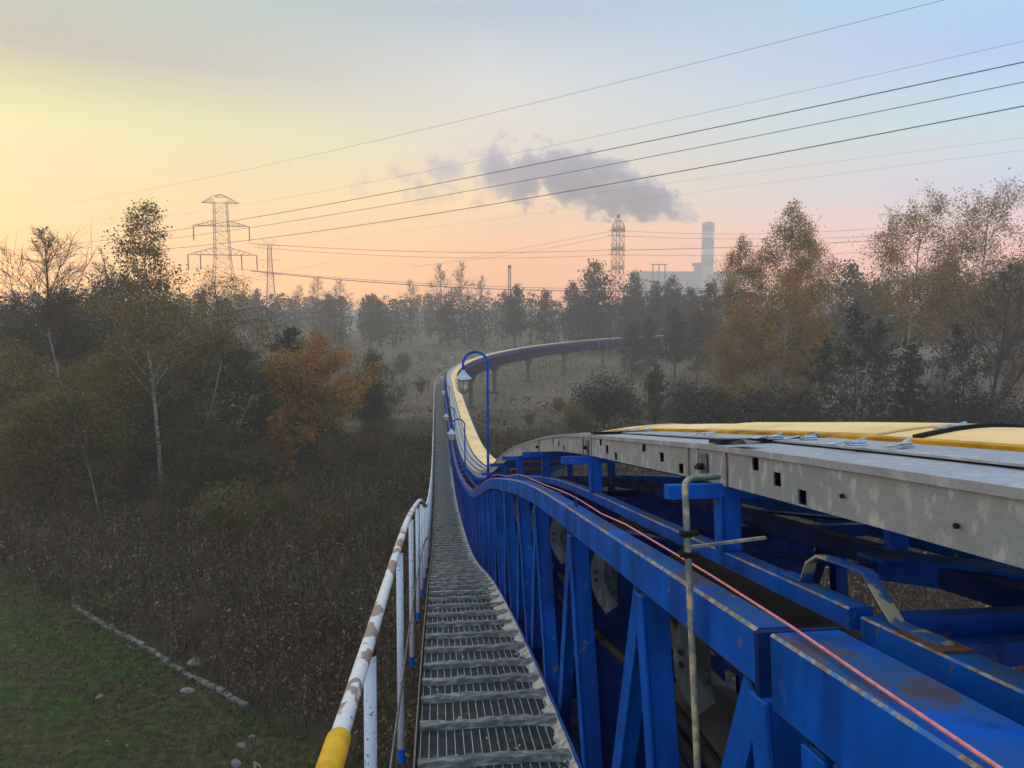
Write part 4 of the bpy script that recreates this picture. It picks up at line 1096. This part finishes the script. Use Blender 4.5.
def latch_mesh():
    mb = MB(); mb.box((0, 0, .004), .085, .035, .006, None, 0, .002); mb.box((.01, 0, .015), .06, .022, .012, None, 0, .003)
    mb.bar((-.03, .002, .012), (.045, .004, .032), .016, .006); mb.tube([(-.04, -.014, .02), (-.075, -.012, .012), (-.10, -.010, .008)], .0035, 6); mb.tube([(-.04, .014, .02), (-.075, .012, .012), (-.10, .010, .008)], .0035, 6)
    mb.box((-.10, 0, .008), .03, .03, .010, None, 0, .003); mb.tube([(-.03, -.02, .014), (-.03, .02, .014)], .006, 8)
    return mb.mesh('toggle_latch', M['chrome'])


LM = latch_mesh()
for s, X, o in ((2.2, 1.05, .074), (2.12, 1.12, .074), (1.72, 1.03, .070), (1.66, 1.12, .072), (1.98, 1.50, .014), (2.75, 1.05, .074), (4.05, 1.1, .074), (4.1, 1.2, .074), (6.1, 1.1, .074), (6.15, 1.22, .074)):
    q = put('toggle_latch', LM, CV, s, X, (o if X < 1.3 else .044) + cv(s)); q.matrix_basis = q.matrix_basis @ Matrix.Rotation(rnd.uniform(-.9, .9), 4, 'Z') @ Matrix.Scale(.62, 4)
for X0, ph in ((.93, 0), (1.10, 1.3)):                                # black cables lying on the sheet further down
    mb = MB(); mb.tube([W(s, X0 + .02 * math.sin(s * .35 + ph), TOPO - .022) for s in between(9, 64)], .014, 6); mb.build('cable', M['cable'], CV, smooth=True)

# ------------------------------------------------------------------ pull cord and bent pole
ps = [W(s, x, o) for s, x, o in ((-.3, .60, .392), (.3, .60, .392), (.72, .605, .392), (1.0, .62, .391), (1.3, .64, .390), (1.74, .66, .390), (2.6, .672, .383))]
mb = MB(); mb.tube(ps + [W(s, .672, .385 + .02 * math.sin((s - 3.55) / 2.5 * PI) ** 2) for s in between(3.0, 40)], .0030, 6)
tag(mb.build('pull_cord', M['cord'], None, smooth=True), 'thin red emergency pull cord stretched along the blue top chord', 'cord')
_t = np.linspace(.2, PI / 2, 5)
BP = thing('bent_pole', 'thin flaking galvanised pole bent over at the top beside the blue chord', 'pole', W(1.68, .598, 1.7))
pts = [W(1.62, .598, 1.9), W(1.70, .598, .9), W(1.735, .598, .175)] + [W(1.735 + .012 * (1 - math.cos(a)), .598 + .02 * (1 - math.cos(a)), .175 - .02 * math.sin(a)) for a in _t] + [W(1.78, .65, .155), W(1.83, .72, .158)]
mb = MB(); mb.tube(pts, .0082, 10); mb.build('pole', M['pipe'], BP, smooth=True)
mb = MB(); mb.sweep([1.735, 1.75], [(.598, .318), (.80, .30), (.80, .306), (.598, .324)]); mb.build('flat_bar', M['pipe'], BP)
for o in (.285, .335):
    mb = MB(); mb.tube([W(1.73, .580, o), W(1.73, .625, o)], .007, 8); mb.box(W(1.73, .597, o), .026, .024, .016, None, 0, .003); mb.build('clamp', M['black'], BP)

# ------------------------------------------------------------------ lamps
lamp_lab = ['blue swan-neck lamp with a caged lantern, nearest and tallest along the walkway', 'second swan-neck lamp, its lantern low against the tan cover', 'small lamp by the walkway just above the second swan-neck lamp',
            'small lamp by the walkway, fourth one out from the camera', 'faint lamp where the walkway begins to bend', 'faint lamp on the start of the far bend', 'pale lamp dot on the far bend above the nearest piers'] + [
            f'tiny pale lamp dot on the far curved cover, {w} along the line' for w in ('eighth', 'ninth', 'tenth', 'eleventh', 'twelfth', 'thirteenth', 'fourteenth', 'fifteenth')]
for k, s in enumerate([11.5, 21, 33, 46, 58, 70, 82] + [94 + 11 * i for i in range(8)]):
    X0 = .79; hh = 1.97 if k == 0 else 1.48; rr_ = .19
    p, R, T, N = frame(s); Z = Vector((0, 0, 1)); b0 = W(s, X0, .45)
    t = thing('swan_neck_lamp', lamp_lab[k], 'lamp', b0, 'lamps along the conveyor')
    top = b0 + Z * hh
    mb = MB(); arc = [top - R * rr_ + R * rr_ * math.cos(a) + Z * (rr_ * math.sin(a)) for a in np.linspace(0, PI, 15)]
    end = arc[-1] - Z * .10
    mb.tube([b0, b0 + Z * hh * .5] + arc + [end], .021, 10); mb.build('pole', M['blue'], t, smooth=True)
    mb = MB(); mb.lathe(end, [(.02, .02), (.03, -.01), (.045, -.03), (.125, -.115), (.13, -.135), (.115, -.135), (.03, -.06)], 16); mb.build('hood', M['hood'], t, smooth=True)
    mb = MB(); mb.lathe(end, [(.085, -.137), (.088, -.22), (.078, -.29), (.04, -.325)], 14); mb.build('glass', M['lamp_glass'], t, smooth=True)
    if k < 3:
        mb = MB()
        for i in range(8):
            a = i * PI / 4; d = R * math.cos(a) + T * math.sin(a); mb.tube([end + d * .112 - Z * .137, end + d * .108 - Z * .24, end + d * .085 - Z * .31, end + d * .03 - Z * .35], .005, 5)
        for z, r_ in ((.19, .112), (.26, .105)):
            mb.tube([end + R * (r_ * math.cos(a)) + Vector((T.x, T.y, 0)) * (r_ * math.sin(a)) - Z * z for a in np.linspace(0, 2 * PI, 17)], .004, 5)
        mb.build('cage', M['steel'], t)

# ------------------------------------------------------------------ piers under the gallery
pier_lab = ['first', 'second', 'third', 'fourth', 'fifth', 'sixth', 'seventh', 'eighth', 'ninth', 'tenth', 'eleventh', 'twelfth']
for k, s in enumerate([30, 43, 56, 67, 78, 90, 103, 118, 132, 146, 160, 175]):
    p, R, T, N = frame(s); c = W(s, 1.33, 1.95); c2 = Vector((c.x, c.y, 0)); g0 = float(gz(c.x, c.y))
    t = thing('support_pier', f'slender grey pier with a flared head under the conveyor, {pier_lab[k]} from the camera', 'pier', Vector((c.x, c.y, g0)), 'piers carrying the conveyor')
    Rm = Matrix((R, Vector((T.x, T.y, 0)).normalized(), Vector((0, 0, 1)))).transposed()
    mb = MB(); mb.box((c.x, c.y, (g0 + c.z - .4) / 2), .5, .45, c.z - .4 - g0 + .2, Rm, 0, .02); mb.build('column', M['concrete'], t)
    mb = MB(); z1, z0 = c.z - .01, c.z - .75; vs = [Vector((c.x, c.y, 0)) + Rm @ Vector((x, y, 0)) + Vector((0, 0, z)) for z, w in ((z0, .26), (z0 + .35, .5), (z1, .75)) for x, y in ((-w, -.24), (w, -.24), (w, .24), (-w, .24))]
    mb.add(vs, [(0, 1, 2, 3), (8, 9, 10, 11)] + [(i * 4 + j, i * 4 + (j + 1) % 4, i * 4 + 4 + (j + 1) % 4, i * 4 + 4 + j) for i in range(2) for j in range(4)]); mb.build('flared_head', M['concrete'], t)
    mb = MB(); mb.box((c.x, c.y, g0 + .1), 1.2, 1.0, .5, Rm, 0, .03); mb.build('footing', M['concrete'], t)

# ------------------------------------------------------------------ pylons
def lattice(mb, levels, rot, c, bay=None, r=.10, n=None):
    """four-legged tower: levels = [(z, half width)]"""
    cr, sr = math.cos(rot), math.sin(rot)
    P = lambda x, y, z: Vector((c[0] + x * cr - y * sr, c[1] + x * sr + y * cr, z))
    cor = ((-1, -1), (1, -1), (1, 1), (-1, 1))
    for (z0, w0), (z1, w1) in zip(levels, levels[1:]):
        k = max(1, round((z1 - z0) / max(bay or (w0 + w1), .5)))
        for i in range(k):
            a, b_ = i / k, (i + 1) / k; za, zb = z0 + (z1 - z0) * a, z0 + (z1 - z0) * b_; wa, wb = w0 + (w1 - w0) * a, w0 + (w1 - w0) * b_
            for j in range(4):
                x0, y0 = cor[j]; x1, y1 = cor[(j + 1) % 4]
                mb.bar(P(x0 * wa, y0 * wa, za), P(x0 * wb, y0 * wb, zb), r * 1.5, r * 1.5)
                mb.bar(P(x0 * wa, y0 * wa, za), P(x1 * wb, y1 * wb, zb), r, r); mb.bar(P(x1 * wa, y1 * wa, za), P(x0 * wb, y0 * wb, zb), r, r)
                mb.bar(P(x0 * wb, y0 * wb, zb), P(x1 * wb, y1 * wb, zb), r, r)


def arm(mb, c, rot, z, half, w, rise, r=.10):
    cr, sr = math.cos(rot), math.sin(rot)
    P = lambda x, y, zz: Vector((c[0] + x * cr - y * sr, c[1] + x * sr + y * cr, zz))
    for y in (-w, w): mb.bar(P(-w, y, z), P(w, y, z), r, r)
    mb.bar(P(w, -w, z), P(w, w, z), r, r); mb.bar(P(-w, -w, z), P(-w, w, z), r, r)
    for sg in (-1, 1):
        k = 5
        for y in (-w, w):
            prev = None
            for i in range(k + 1):
                t = i / k; x = sg * (w + (half - w) * t); lo = P(x, y * (1 - t), z); hi = P(x, y * (1 - t), z + rise * (1 - t))
                if prev: mb.bar(prev[0], lo, r * 1.2, r * 1.2); mb.bar(prev[1], hi, r, r); mb.bar(prev[0], hi, r * .8, r * .8)
                prev = (lo, hi)


def pylon_big(u, vtop, Y, label):
    top = sight(u, vtop, Y); c = (top.x, top.y); px = Y / F; rot = .12; g0 = 0
    zz = lambda v: sight(u, v, Y).z
    t = thing('lattice_pylon', label, 'pylon', (c[0], c[1], 0))
    mb = MB(); lattice(mb, [(0, 15 * px), (zz(296), 10.5 * px), (zz(258), 7 * px), (zz(203), 5.6 * px)], rot, c, r=.062, bay=2.6); mb.build('tower', M['lattice'], t)
    for v, hf, rs in ((203, 17, 1.7), (226, 25, 1.5), (255, 31, 2.2)):
        mb = MB(); arm(mb, c, rot, zz(v), hf * px, 5.6 * px, rs, .10)
        if v == 203:
            w_ = 5.6 * px; cr, sr = math.cos(rot), math.sin(rot); Q = lambda x, y, z: Vector((c[0] + x * cr - y * sr, c[1] + x * sr + y * cr, z))
            for y in (-w_, w_): mb.bar(Q(-w_, y, zz(203) + rs), Q(w_, y, zz(203) + rs), .12, .12); mb.bar(Q(-w_, y, zz(203) + rs), Q(0, 0, zz(203) + rs + .7), .1, .1); mb.bar(Q(w_, y, zz(203) + rs), Q(0, 0, zz(203) + rs + .7), .1, .1)
        mb.build('crossarm', M['lattice'], t)
    for v, xs_ in ((226, (-25, 25)), (255, (-31, -20, 17, 31))):
        for x in xs_:
            b = Vector((c[0] + x * px * math.cos(rot), c[1] + x * px * math.sin(rot), zz(v))); mb = MB(); mb.tube([b, b - Vector((0, 0, 14 * px))], .16, 6); mb.build('insulator', M['lattice'], t)
    return t


pylon_big(220, 195, 215, 'large lattice pylon with three crossarms rising behind the left trees')


def pylon_y(u, vtop, Y, label, group):
    top = sight(u, vtop, Y); c = (top.x, top.y); z = top.z; rot = .1
    t = thing('horned_pylon', label, 'pylon', (c[0], c[1], 0), group); r = .12
    mb = MB(); lattice(mb, [(0, 2.6), (z - 12, 1.0), (z - 3, .8)], rot, c, r=r * .8); mb.build('tower', M['lattice'], t)
    mb = MB()
    for sg in (-1, 1):
        mb.bar((c[0] + sg * .5, c[1], z - 3), (c[0] + sg * 3.2, c[1], z), r, r); mb.bar((c[0], c[1], z - 1.8), (c[0] + sg * 3.2, c[1], z), r * .7, r * .7)
    mb.build('horns', M['lattice'], t)
    for dz in (2.9, 9.2, 15.5):
        mb = MB()
        for sg in (-1, 1):
            mb.bar((c[0], c[1], z - dz), (c[0] + sg * 4.6, c[1], z - dz), r, r); mb.bar((c[0], c[1], z - dz + .8), (c[0] + sg * 4.6, c[1], z - dz), r * .7, r * .7)
        mb.build('crossarm', M['lattice'], t)
        for sg in (-1, 1):
            mb = MB(); e = (c[0] + sg * 3.0, c[1], z - dz - 3.2); mb.bar((c[0] + sg * 4.6, c[1], z - dz), e, r * .7, r * .7); mb.bar((c[0] + sg * 1.6, c[1], z - dz), e, r * .7, r * .7); mb.build('insulator', M['lattice'], t)


pylon_y(269, 239, 340, 'small pale horned pylon with V insulators right of the large pylon', 'horned pylons')
pylon_y(894, 205, 215, 'pale horned pylon half hidden behind the white-trunked golden birch', 'horned pylons')
top = sight(618.5, 214, 235); c = (top.x, top.y); px = 235 / F; zz = lambda v: sight(618, v, 235).z
t = thing('slim_pylon', 'slim pointed lattice pylon standing behind the trees left of the chimney', 'pylon', (c[0], c[1], 0))
mb = MB(); lattice(mb, [(0, 6 * px), (zz(272), 4.7 * px), (zz(226), 4.4 * px), (zz(214.5), .4 * px)], .3, c, r=.085); mb.build('tower', M['lattice'], t)
for v in (231, 236, 250, 255):
    mb = MB(); mb.bar((c[0] - 10 * px, c[1], zz(v) + .15), (c[0] + 10 * px, c[1], zz(v) - .1), .16, .16); mb.build('crossarm', M['lattice'], t)
for v in (230, 249, 268):
    mb = MB(); lattice(mb, [(zz(v) - .7, 4.7 * px), (zz(v) + .7, 4.6 * px)], .3, c, bay=.8, r=.10); mb.build('collar', M['lattice'], t)
top = sight(509.5, 265, 260); t = thing('mast', 'thin radio mast with a small head above the hazy pine', 'mast', (top.x, top.y, 0))
mb = MB(); lattice(mb, [(0, .7), (top.z - 1.4, .35)], .2, (top.x, top.y), r=.055); mb.build('tower', M['lattice'], t)
mb = MB(); mb.box((top.x, top.y, top.z - .7), 1.1, 1.1, 1.2, None, 0, .1); mb.build('head', M['lattice'], t)
a, b_ = sight(653, 264, 500), sight(665, 264, 500); t = thing('gantry', 'faint portal gantry with three legs left of the chimney', 'gantry', (a.x, a.y, 0))
for f_ in (0, .5, 1):
    q = a.lerp(b_, f_); mb = MB(); mb.bar((q.x, q.y, 0), q, .55, .55); mb.build('leg', M['lattice'], t)
mb = MB(); mb.bar(a + Vector((-1.5, 0, -.3)), b_ + Vector((1.5, 0, -.3)), .5, .7); mb.build('crossbar', M['lattice'], t)

# ------------------------------------------------------------------ wires
def wire(pa, pm, pb, rad, label, thin=False, ext=(0, 0), group='power lines across the sky'):
    A, B = sight(*pa), sight(*pb); Mi = sight_plane(pm[0], pm[1], A, B)
    h = Vector((B.x - A.x, B.y - A.y, 0)); tm = Vector((Mi.x - A.x, Mi.y - A.y, 0)).dot(h) / h.dot(h)
    pts = []
    for t in np.linspace(-ext[0], 1 + ext[1], 60):
        z = A.z * (t - tm) * (t - 1) / (tm) + Mi.z * t * (t - 1) / (tm * (tm - 1)) + B.z * t * (t - tm) / (1 - tm)
        pts.append((A.x + h.x * t, A.y + h.y * t, z))
    mb = MB(); mb.tube(pts, rad, 5); tag(mb.build('power_line', M['wire_thin'] if thin else M['wire'], None, smooth=True, recalc=False), label, 'power line', group)


wire((0, 251, 330), (512, 169, 0), (1024, 62, 75), .066, 'thick dark power line, uppermost of the three thick ones crossing the smoke', ext=(.1, .25))
wire((0, 252.5, 330), (512, 183, 0), (1024, 82, 75), .050, 'dark power line, middle one of the three thick ones crossing the smoke', ext=(.1, .25))
wire((0, 254, 330), (512, 201, 0), (1024, 106, 75), .066, 'thick dark power line, lowest of the three crossing the smoke plume', ext=(.1, .25))
wire((0, 211, 330), (430, 128, 0), (940, 1, 70), .026, 'thin pale wire running highest across the whole sky', True, ext=(.1, .2))
wire((65, 226, 330), (512, 154, 0), (1024, 41, 75), .022, 'thin pale wire between the highest wire and the thick power lines', True, ext=(.2, .2))
wire((230, 250, 320), (677, 182, 0), (1024, 138, 100), .014, 'faint wire above the golden birches, upper of the faint pair', True, ext=(0, .3))
wire((235, 254, 320), (677, 195, 0), (1024, 150, 100), .014, 'faint wire above the golden birches, lower of the faint pair', True, ext=(0, .3))
wire((246, 243, 216), (440, 252, 0), (609, 250, 236), .075, 'wire from the upper arm of the large pylon to the slim pylon', True)
wire((252, 247, 216), (440, 257.5, 0), (609, 255, 236), .06, 'wire just under the upper one between large and slim pylon', True)
wire((251, 271, 216), (470, 288, 0), (760, 289, 190), .11, 'heavy low wire grazing the treeline from the large pylon', ext=(0, .8))
wire((237, 269, 216), (470, 285.5, 0), (760, 287, 190), .07, 'second low wire just over the heavy one along the treeline', True, ext=(0, .8))
wire((480, 256, 300), (550, 243, 0), (609, 231.5, 236), .05, 'pale wire rising to the upper left arm of the slim pylon', True, ext=(.8, 0))
wire((480, 259, 300), (550, 248, 0), (609, 236.5, 236), .05, 'pale wire rising to the second left arm of the slim pylon', True, ext=(.8, 0))
wire((628, 231, 236), (740, 234, 0), (882, 228, 216), .06, 'wire from the top right arm of the slim pylon to the half hidden pylon', True)
wire((628, 236, 236), (740, 239, 0), (880, 236, 216), .06, 'wire from the second right arm of the slim pylon', True)
wire((628, 250, 236), (740, 247, 0), (884, 240, 216), .09, 'darker wire from the third right arm of the slim pylon')
wire((628, 255, 236), (740, 255, 0), (884, 252, 216), .07, 'wire from the lowest right arm of the slim pylon', True)
wire((160, 290, 330), (250, 278, 0), (330, 262, 300), .05, 'faint wire past the foot of the small horned pylon', True)

# ------------------------------------------------------------------ power station
YP = 900; px = YP / F
def band_mat():
    m, nt, b = new_mat('chimney_bands'); sep = nt.nodes.new('ShaderNodeSeparateXYZ'); nt.links.new(coord(nt, 'Object'), sep.inputs[0])
    z = mth(nt, 'MULTIPLY', sep.outputs[2], 1 / 110.)
    r = ramp(nt, [(0, (.5, .5, .53)), (.50, (.17, .16, .19)), (.60, (.80, .80, .82)), (.70, (.17, .16, .19)), (.79, (.80, .80, .82)), (.87, (.17, .16, .19)), (.95, (.75, .75, .77)), (.985, (.2, .19, .2))], z, 'CONSTANT')
    n = noise(nt, coord(nt, 'Object'), .15, 4); nt.links.new(mixc(nt, mth(nt, 'MULTIPLY', n, .4), r.outputs[0], (.12, .12, .13)), b.inputs['Base Color']); b.inputs['Roughness'].default_value = .9
    return m
top = sight(708.5, 223, YP); ct = (top.x, top.y)
t = thing('power_station_chimney', 'broad banded power station chimney standing alone on the hazy horizon', 'chimney', (ct[0], ct[1], 0))
mb = MB(); mb.lathe((ct[0], ct[1], 0), [(9.0, 0), (8.0, 30), (7.6, 60), (7.4, top.z - 1.6), (7.4, top.z)], 28); mb.build('shaft', band_mat(), t, smooth=True)
mb = MB(); mb.lathe((ct[0], ct[1], top.z - 1.2), [(7.9, 0), (7.9, 1.0), (6.6, 1.0), (6.6, .0)], 28); mb.lathe((ct[0] + 1, ct[1], top.z), [(4.5, 0), (4.3, 1.2)], 16); mb.build('rim', M['concrete'], t)
t = thing('power_station_building', 'long low hazy power station hall behind the far trees', 'building', (ct[0] - 20, ct[1] + 30, 0))
wallm = mat_simple('station_wall', [(.3, (.15, .15, .16)), (.7, (.22, .22, .235))], .08, .9, stretch=(1, 1, .15)); darkm = mat_simple('station_louvre', [(.3, (.06, .06, .07)), (.7, (.09, .09, .10))], .2, .8)
zt = sight(690, 273, YP + 30).z; x0, x1 = sight(634, 273, YP + 30).x, sight(735, 273, YP + 30).x; yb = ct[1] + 30
mb = MB(); mb.box(((x0 + x1) / 2, yb, zt / 2), x1 - x0, 36, zt, None, 0); mb.build('wall', wallm, t)
mb = MB(); mb.box(((x0 + x1) / 2, yb, zt + .7), x1 - x0 + 2, 38, 1.4, None, 0, .2); mb.build('roof', darkm, t)
for k in range(9):
    mb = MB(); xx = x0 + (k + .5) * (x1 - x0) / 9; mb.box((xx, yb - 18.3, zt * .62), 7, .5, zt * .35, None, 0); mb.build('window', darkm, t)
xa, xb = sight(692, 262, YP + 8).x, sight(702, 262, YP + 8).x; za = sight(697, 263, YP + 8).z
t = thing('boiler_tower', 'square hazy boiler tower directly left of the banded chimney', 'tower', ((xa + xb) / 2, ct[1] + 2, 0))
mb = MB(); mb.box(((xa + xb) / 2, ct[1] + 2, za / 2), xb - xa - 3.5, 8, za, None, 0); mb.build('wall', wallm, t)
mb = MB(); mb.box(((xa + xb) / 2, ct[1] + 2, za - 2), xb - xa, 11, 4.2, None, 0, .2); mb.build('head', darkm, t)

# ------------------------------------------------------------------ smoke plume (a real volume)
spine = [(699, 217, 3), (690, 211, 8), (670, 204, 13), (640, 195, 21), (600, 187, 27), (560, 178, 30), (520, 173, 32), (480, 172, 34), (430, 176, 34), (385, 181, 30), (350, 184, 22)]
org = sight(699, 217, YP)
pts = [sight(u, v, YP) for u, v, r in spine]
mb = MB(); n = 18; vs = []
for (u, v, r), p in zip(spine, pts):
    for j in range(n):
        a = 2 * PI * j / n; vs.append((p.x, p.y + math.sin(a) * (r * .9 + 6) * px, p.z + math.cos(a) * (r * 1.15 + 4) * px))
k = len(spine); mb.add(vs, [(i * n + j, i * n + (j + 1) % n, (i + 1) * n + (j + 1) % n, (i + 1) * n + j) for i in range(k - 1) for j in range(n)] + [tuple(range(n))[::-1], tuple((k - 1) * n + j for j in range(n))])
sm = mb.mesh('smoke', [], org); so = link('smoke', sm); so.location = org; struct(so, 'stuff', 'blue-grey smoke plume drifting left from above the chimney')
m = bpy.data.materials.new('smoke_volume'); m.use_nodes = True; nt = m.node_tree; nt.nodes.remove(nt.nodes['Principled BSDF'])
oc = coord(nt, 'Object'); sep = nt.nodes.new('ShaderNodeSeparateXYZ'); nt.links.new(oc, sep.inputs[0])
LEN = abs(pts[-1].x - org.x); tt = mth(nt, 'MULTIPLY', sep.outputs[0], -1 / LEN, True)
tp = [abs(p.x - org.x) / LEN for p in pts]
zr = [(p.z - org.z) for p in pts]; zmx = max(zr) + 1
spz = mth(nt, 'MULTIPLY', ramp(nt, [(min(t_, 1), max(z, 0) / zmx) for t_, z in zip(tp, zr)], tt).outputs[0], zmx)
rmx = 34 * px; rad = mth(nt, 'MULTIPLY', ramp(nt, [(min(t_, 1), r / 34) for t_, (u, v, r) in zip(tp, spine)], tt).outputs[0], rmx)
dz = mth(nt, 'SUBTRACT', sep.outputs[2], spz); dy = mth(nt, 'MULTIPLY', sep.outputs[1], 1.1)
dist = mth(nt, 'DIVIDE', mth(nt, 'SQRT', mth(nt, 'ADD', mth(nt, 'MULTIPLY', dz, dz), mth(nt, 'MULTIPLY', dy, dy))), rad)
nz = noise(nt, oc, .034, 8, .68, (1, 1, 1.15)); nz2 = noise(nt, oc, .011, 2, .5)
thr = ramp(nt, [(0, .66), (.10, .68), (.28, .62), (.42, .46), (.55, .24), (.8, .16), (1, .06)], tt).outputs[0]
val = mth(nt, 'ADD', mth(nt, 'SUBTRACT', mth(nt, 'MULTIPLY', nz, 3.6), 1.8), mth(nt, 'SUBTRACT', thr, mth(nt, 'MULTIPLY', dist, .62)))
val = mth(nt, 'ADD', val, mth(nt, 'MULTIPLY', mth(nt, 'SUBTRACT', nz2, .5), .8))
dens = mth(nt, 'MULTIPLY', ramp(nt, [(.0, 0), (.16, .45), (.4, 1)], val).outputs[0], ramp(nt, [(0, .08), (.12, .21), (.45, .18), (.62, .07), (1, .035)], tt).outputs[0])
vol = nt.nodes.new('ShaderNodeVolumePrincipled'); vol.inputs['Color'].default_value = (.42, .58, .92, 1); vol.inputs['Anisotropy'].default_value = .1
nt.links.new(dens, vol.inputs['Density']); nt.links.new(vol.outputs[0], nt.nodes['Material Output'].inputs['Volume']); sm.materials.append(m)

# ------------------------------------------------------------------ haze
HZ = (-480, 680, -105, 1000, -1.6, 200)
mb = MB(); mb.box(((HZ[0] + HZ[1]) / 2, (HZ[2] + HZ[3]) / 2, (HZ[4] + HZ[5]) / 2), HZ[1] - HZ[0] + 4, HZ[3] - HZ[2] + 4, HZ[5] - HZ[4])
m = bpy.data.materials.new('morning_haze'); m.use_nodes = True; nt = m.node_tree; nt.nodes.remove(nt.nodes['Principled BSDF'])
vol = nt.nodes.new('ShaderNodeVolumePrincipled'); vol.inputs['Color'].default_value = (.98, .95, .91, 1); vol.inputs['Density'].default_value = .0014; vol.inputs['Anisotropy'].default_value = .3
nt.links.new(vol.outputs[0], nt.nodes['Material Output'].inputs['Volume']); m.cycles.homogeneous_volume = True
hz = mb.build('haze', m); struct(hz, 'stuff', 'thin morning haze over the heath')

# ------------------------------------------------------------------ sky, sun, camera
SUN_AZ, SUN_EL = math.radians(-42), math.radians(4)                  # azimuth measured from +Y towards +X
w = bpy.data.worlds.new('World'); SC.world = w; w.use_nodes = True; nt = w.node_tree
bg = nt.nodes['Background']; tc = nt.nodes.new('ShaderNodeTexCoord'); gen = tc.outputs['Generated']
sk = nt.nodes.new('ShaderNodeTexSky'); sk.sky_type = 'NISHITA'; sk.sun_disc = False; sk.sun_elevation = SUN_EL; sk.sun_rotation = SUN_AZ; sk.air_density = 1.2; sk.dust_density = 2.5
sep = nt.nodes.new('ShaderNodeSeparateXYZ'); nt.links.new(gen, sep.inputs[0]); el = sep.outputs[2]
dt = nt.nodes.new('ShaderNodeVectorMath'); dt.operation = 'DOT_PRODUCT'; nt.links.new(gen, dt.inputs[0]); dt.inputs[1].default_value = (math.sin(SUN_AZ), math.cos(SUN_AZ), 0)
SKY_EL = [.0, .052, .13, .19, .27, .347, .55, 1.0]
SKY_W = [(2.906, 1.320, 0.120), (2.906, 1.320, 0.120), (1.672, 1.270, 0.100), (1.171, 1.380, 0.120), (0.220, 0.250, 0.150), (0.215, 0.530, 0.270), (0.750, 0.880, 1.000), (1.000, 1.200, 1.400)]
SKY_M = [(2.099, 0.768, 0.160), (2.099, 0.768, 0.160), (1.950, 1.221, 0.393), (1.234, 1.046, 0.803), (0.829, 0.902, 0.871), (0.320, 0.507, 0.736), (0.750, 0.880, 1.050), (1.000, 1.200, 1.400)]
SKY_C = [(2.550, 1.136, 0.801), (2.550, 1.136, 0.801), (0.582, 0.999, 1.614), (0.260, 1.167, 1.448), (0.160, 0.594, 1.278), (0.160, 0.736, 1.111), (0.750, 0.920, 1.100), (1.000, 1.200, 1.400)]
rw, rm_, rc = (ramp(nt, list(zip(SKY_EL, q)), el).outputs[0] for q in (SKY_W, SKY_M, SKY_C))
dv = dt.outputs['Value']
mr = lambda a, b: (lambda n: (nt.links.new(dv, n.inputs[0]), n.inputs[1].__setattr__('default_value', a), n.inputs[2].__setattr__('default_value', b), n.outputs[0])[-1])(nt.nodes.new('ShaderNodeMapRange'))
az = mr(.155, .974)
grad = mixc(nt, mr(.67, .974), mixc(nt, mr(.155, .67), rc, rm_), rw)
mp = nt.nodes.new('ShaderNodeMapping'); mp.inputs['Scale'].default_value = (1.2, 1.2, 7); nt.links.new(gen, mp.inputs[0])
cl = noise(nt, mp.outputs[0], 2.2, 5, .6)
clf = mth(nt, 'MULTIPLY', ramp(nt, [(.46, 0), (.66, 1)], cl).outputs[0], ramp(nt, [(.02, 0), (.09, .40), (.17, .22), (.26, .04), (.5, 0)], el).outputs[0])
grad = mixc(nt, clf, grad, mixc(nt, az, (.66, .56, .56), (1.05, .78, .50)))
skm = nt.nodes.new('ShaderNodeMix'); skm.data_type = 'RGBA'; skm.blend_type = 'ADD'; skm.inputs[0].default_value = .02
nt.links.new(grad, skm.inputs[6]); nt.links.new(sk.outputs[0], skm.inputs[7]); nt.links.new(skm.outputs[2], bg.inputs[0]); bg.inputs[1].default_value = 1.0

sl = bpy.data.lights.new('sun', 'SUN'); sl.energy = .7; sl.angle = math.radians(12); sl.color = (1, .80, .56)
so = bpy.data.objects.new('sun', sl); COL.objects.link(so)
sd = Vector((math.sin(SUN_AZ) * math.cos(SUN_EL + .06), math.cos(SUN_AZ) * math.cos(SUN_EL + .06), math.sin(SUN_EL + .06)))
so.rotation_euler = sd.to_track_quat('Z', 'Y').to_euler()

cam = bpy.data.cameras.new('camera'); co = bpy.data.objects.new('camera', cam); COL.objects.link(co); SC.camera = co
co.location = (0, 0, CAMZ); co.rotation_euler = (PI / 2 - PITCH, 0, -YAW)
cam.sensor_width = 36; cam.lens = F / 1024 * 36; cam.clip_end = 5000; cam.clip_start = .05

SC.render.engine = 'CYCLES'; cy = SC.cycles
cy.use_denoising = True; cy.max_bounces = 6; cy.diffuse_bounces = 3; cy.glossy_bounces = 3; cy.transmission_bounces = 3; cy.transparent_max_bounces = 8; cy.volume_bounces = 2
cy.volume_step_rate = .25; cy.volume_max_steps = 256; cy.caustics_reflective = False; cy.caustics_refractive = False; cy.sample_clamp_indirect = 4
vs_ = SC.view_settings; vs_.view_transform = 'Standard'; vs_.look = 'None'; vs_.gamma = 1; vs_.exposure = 0; vs_.use_curve_mapping = False
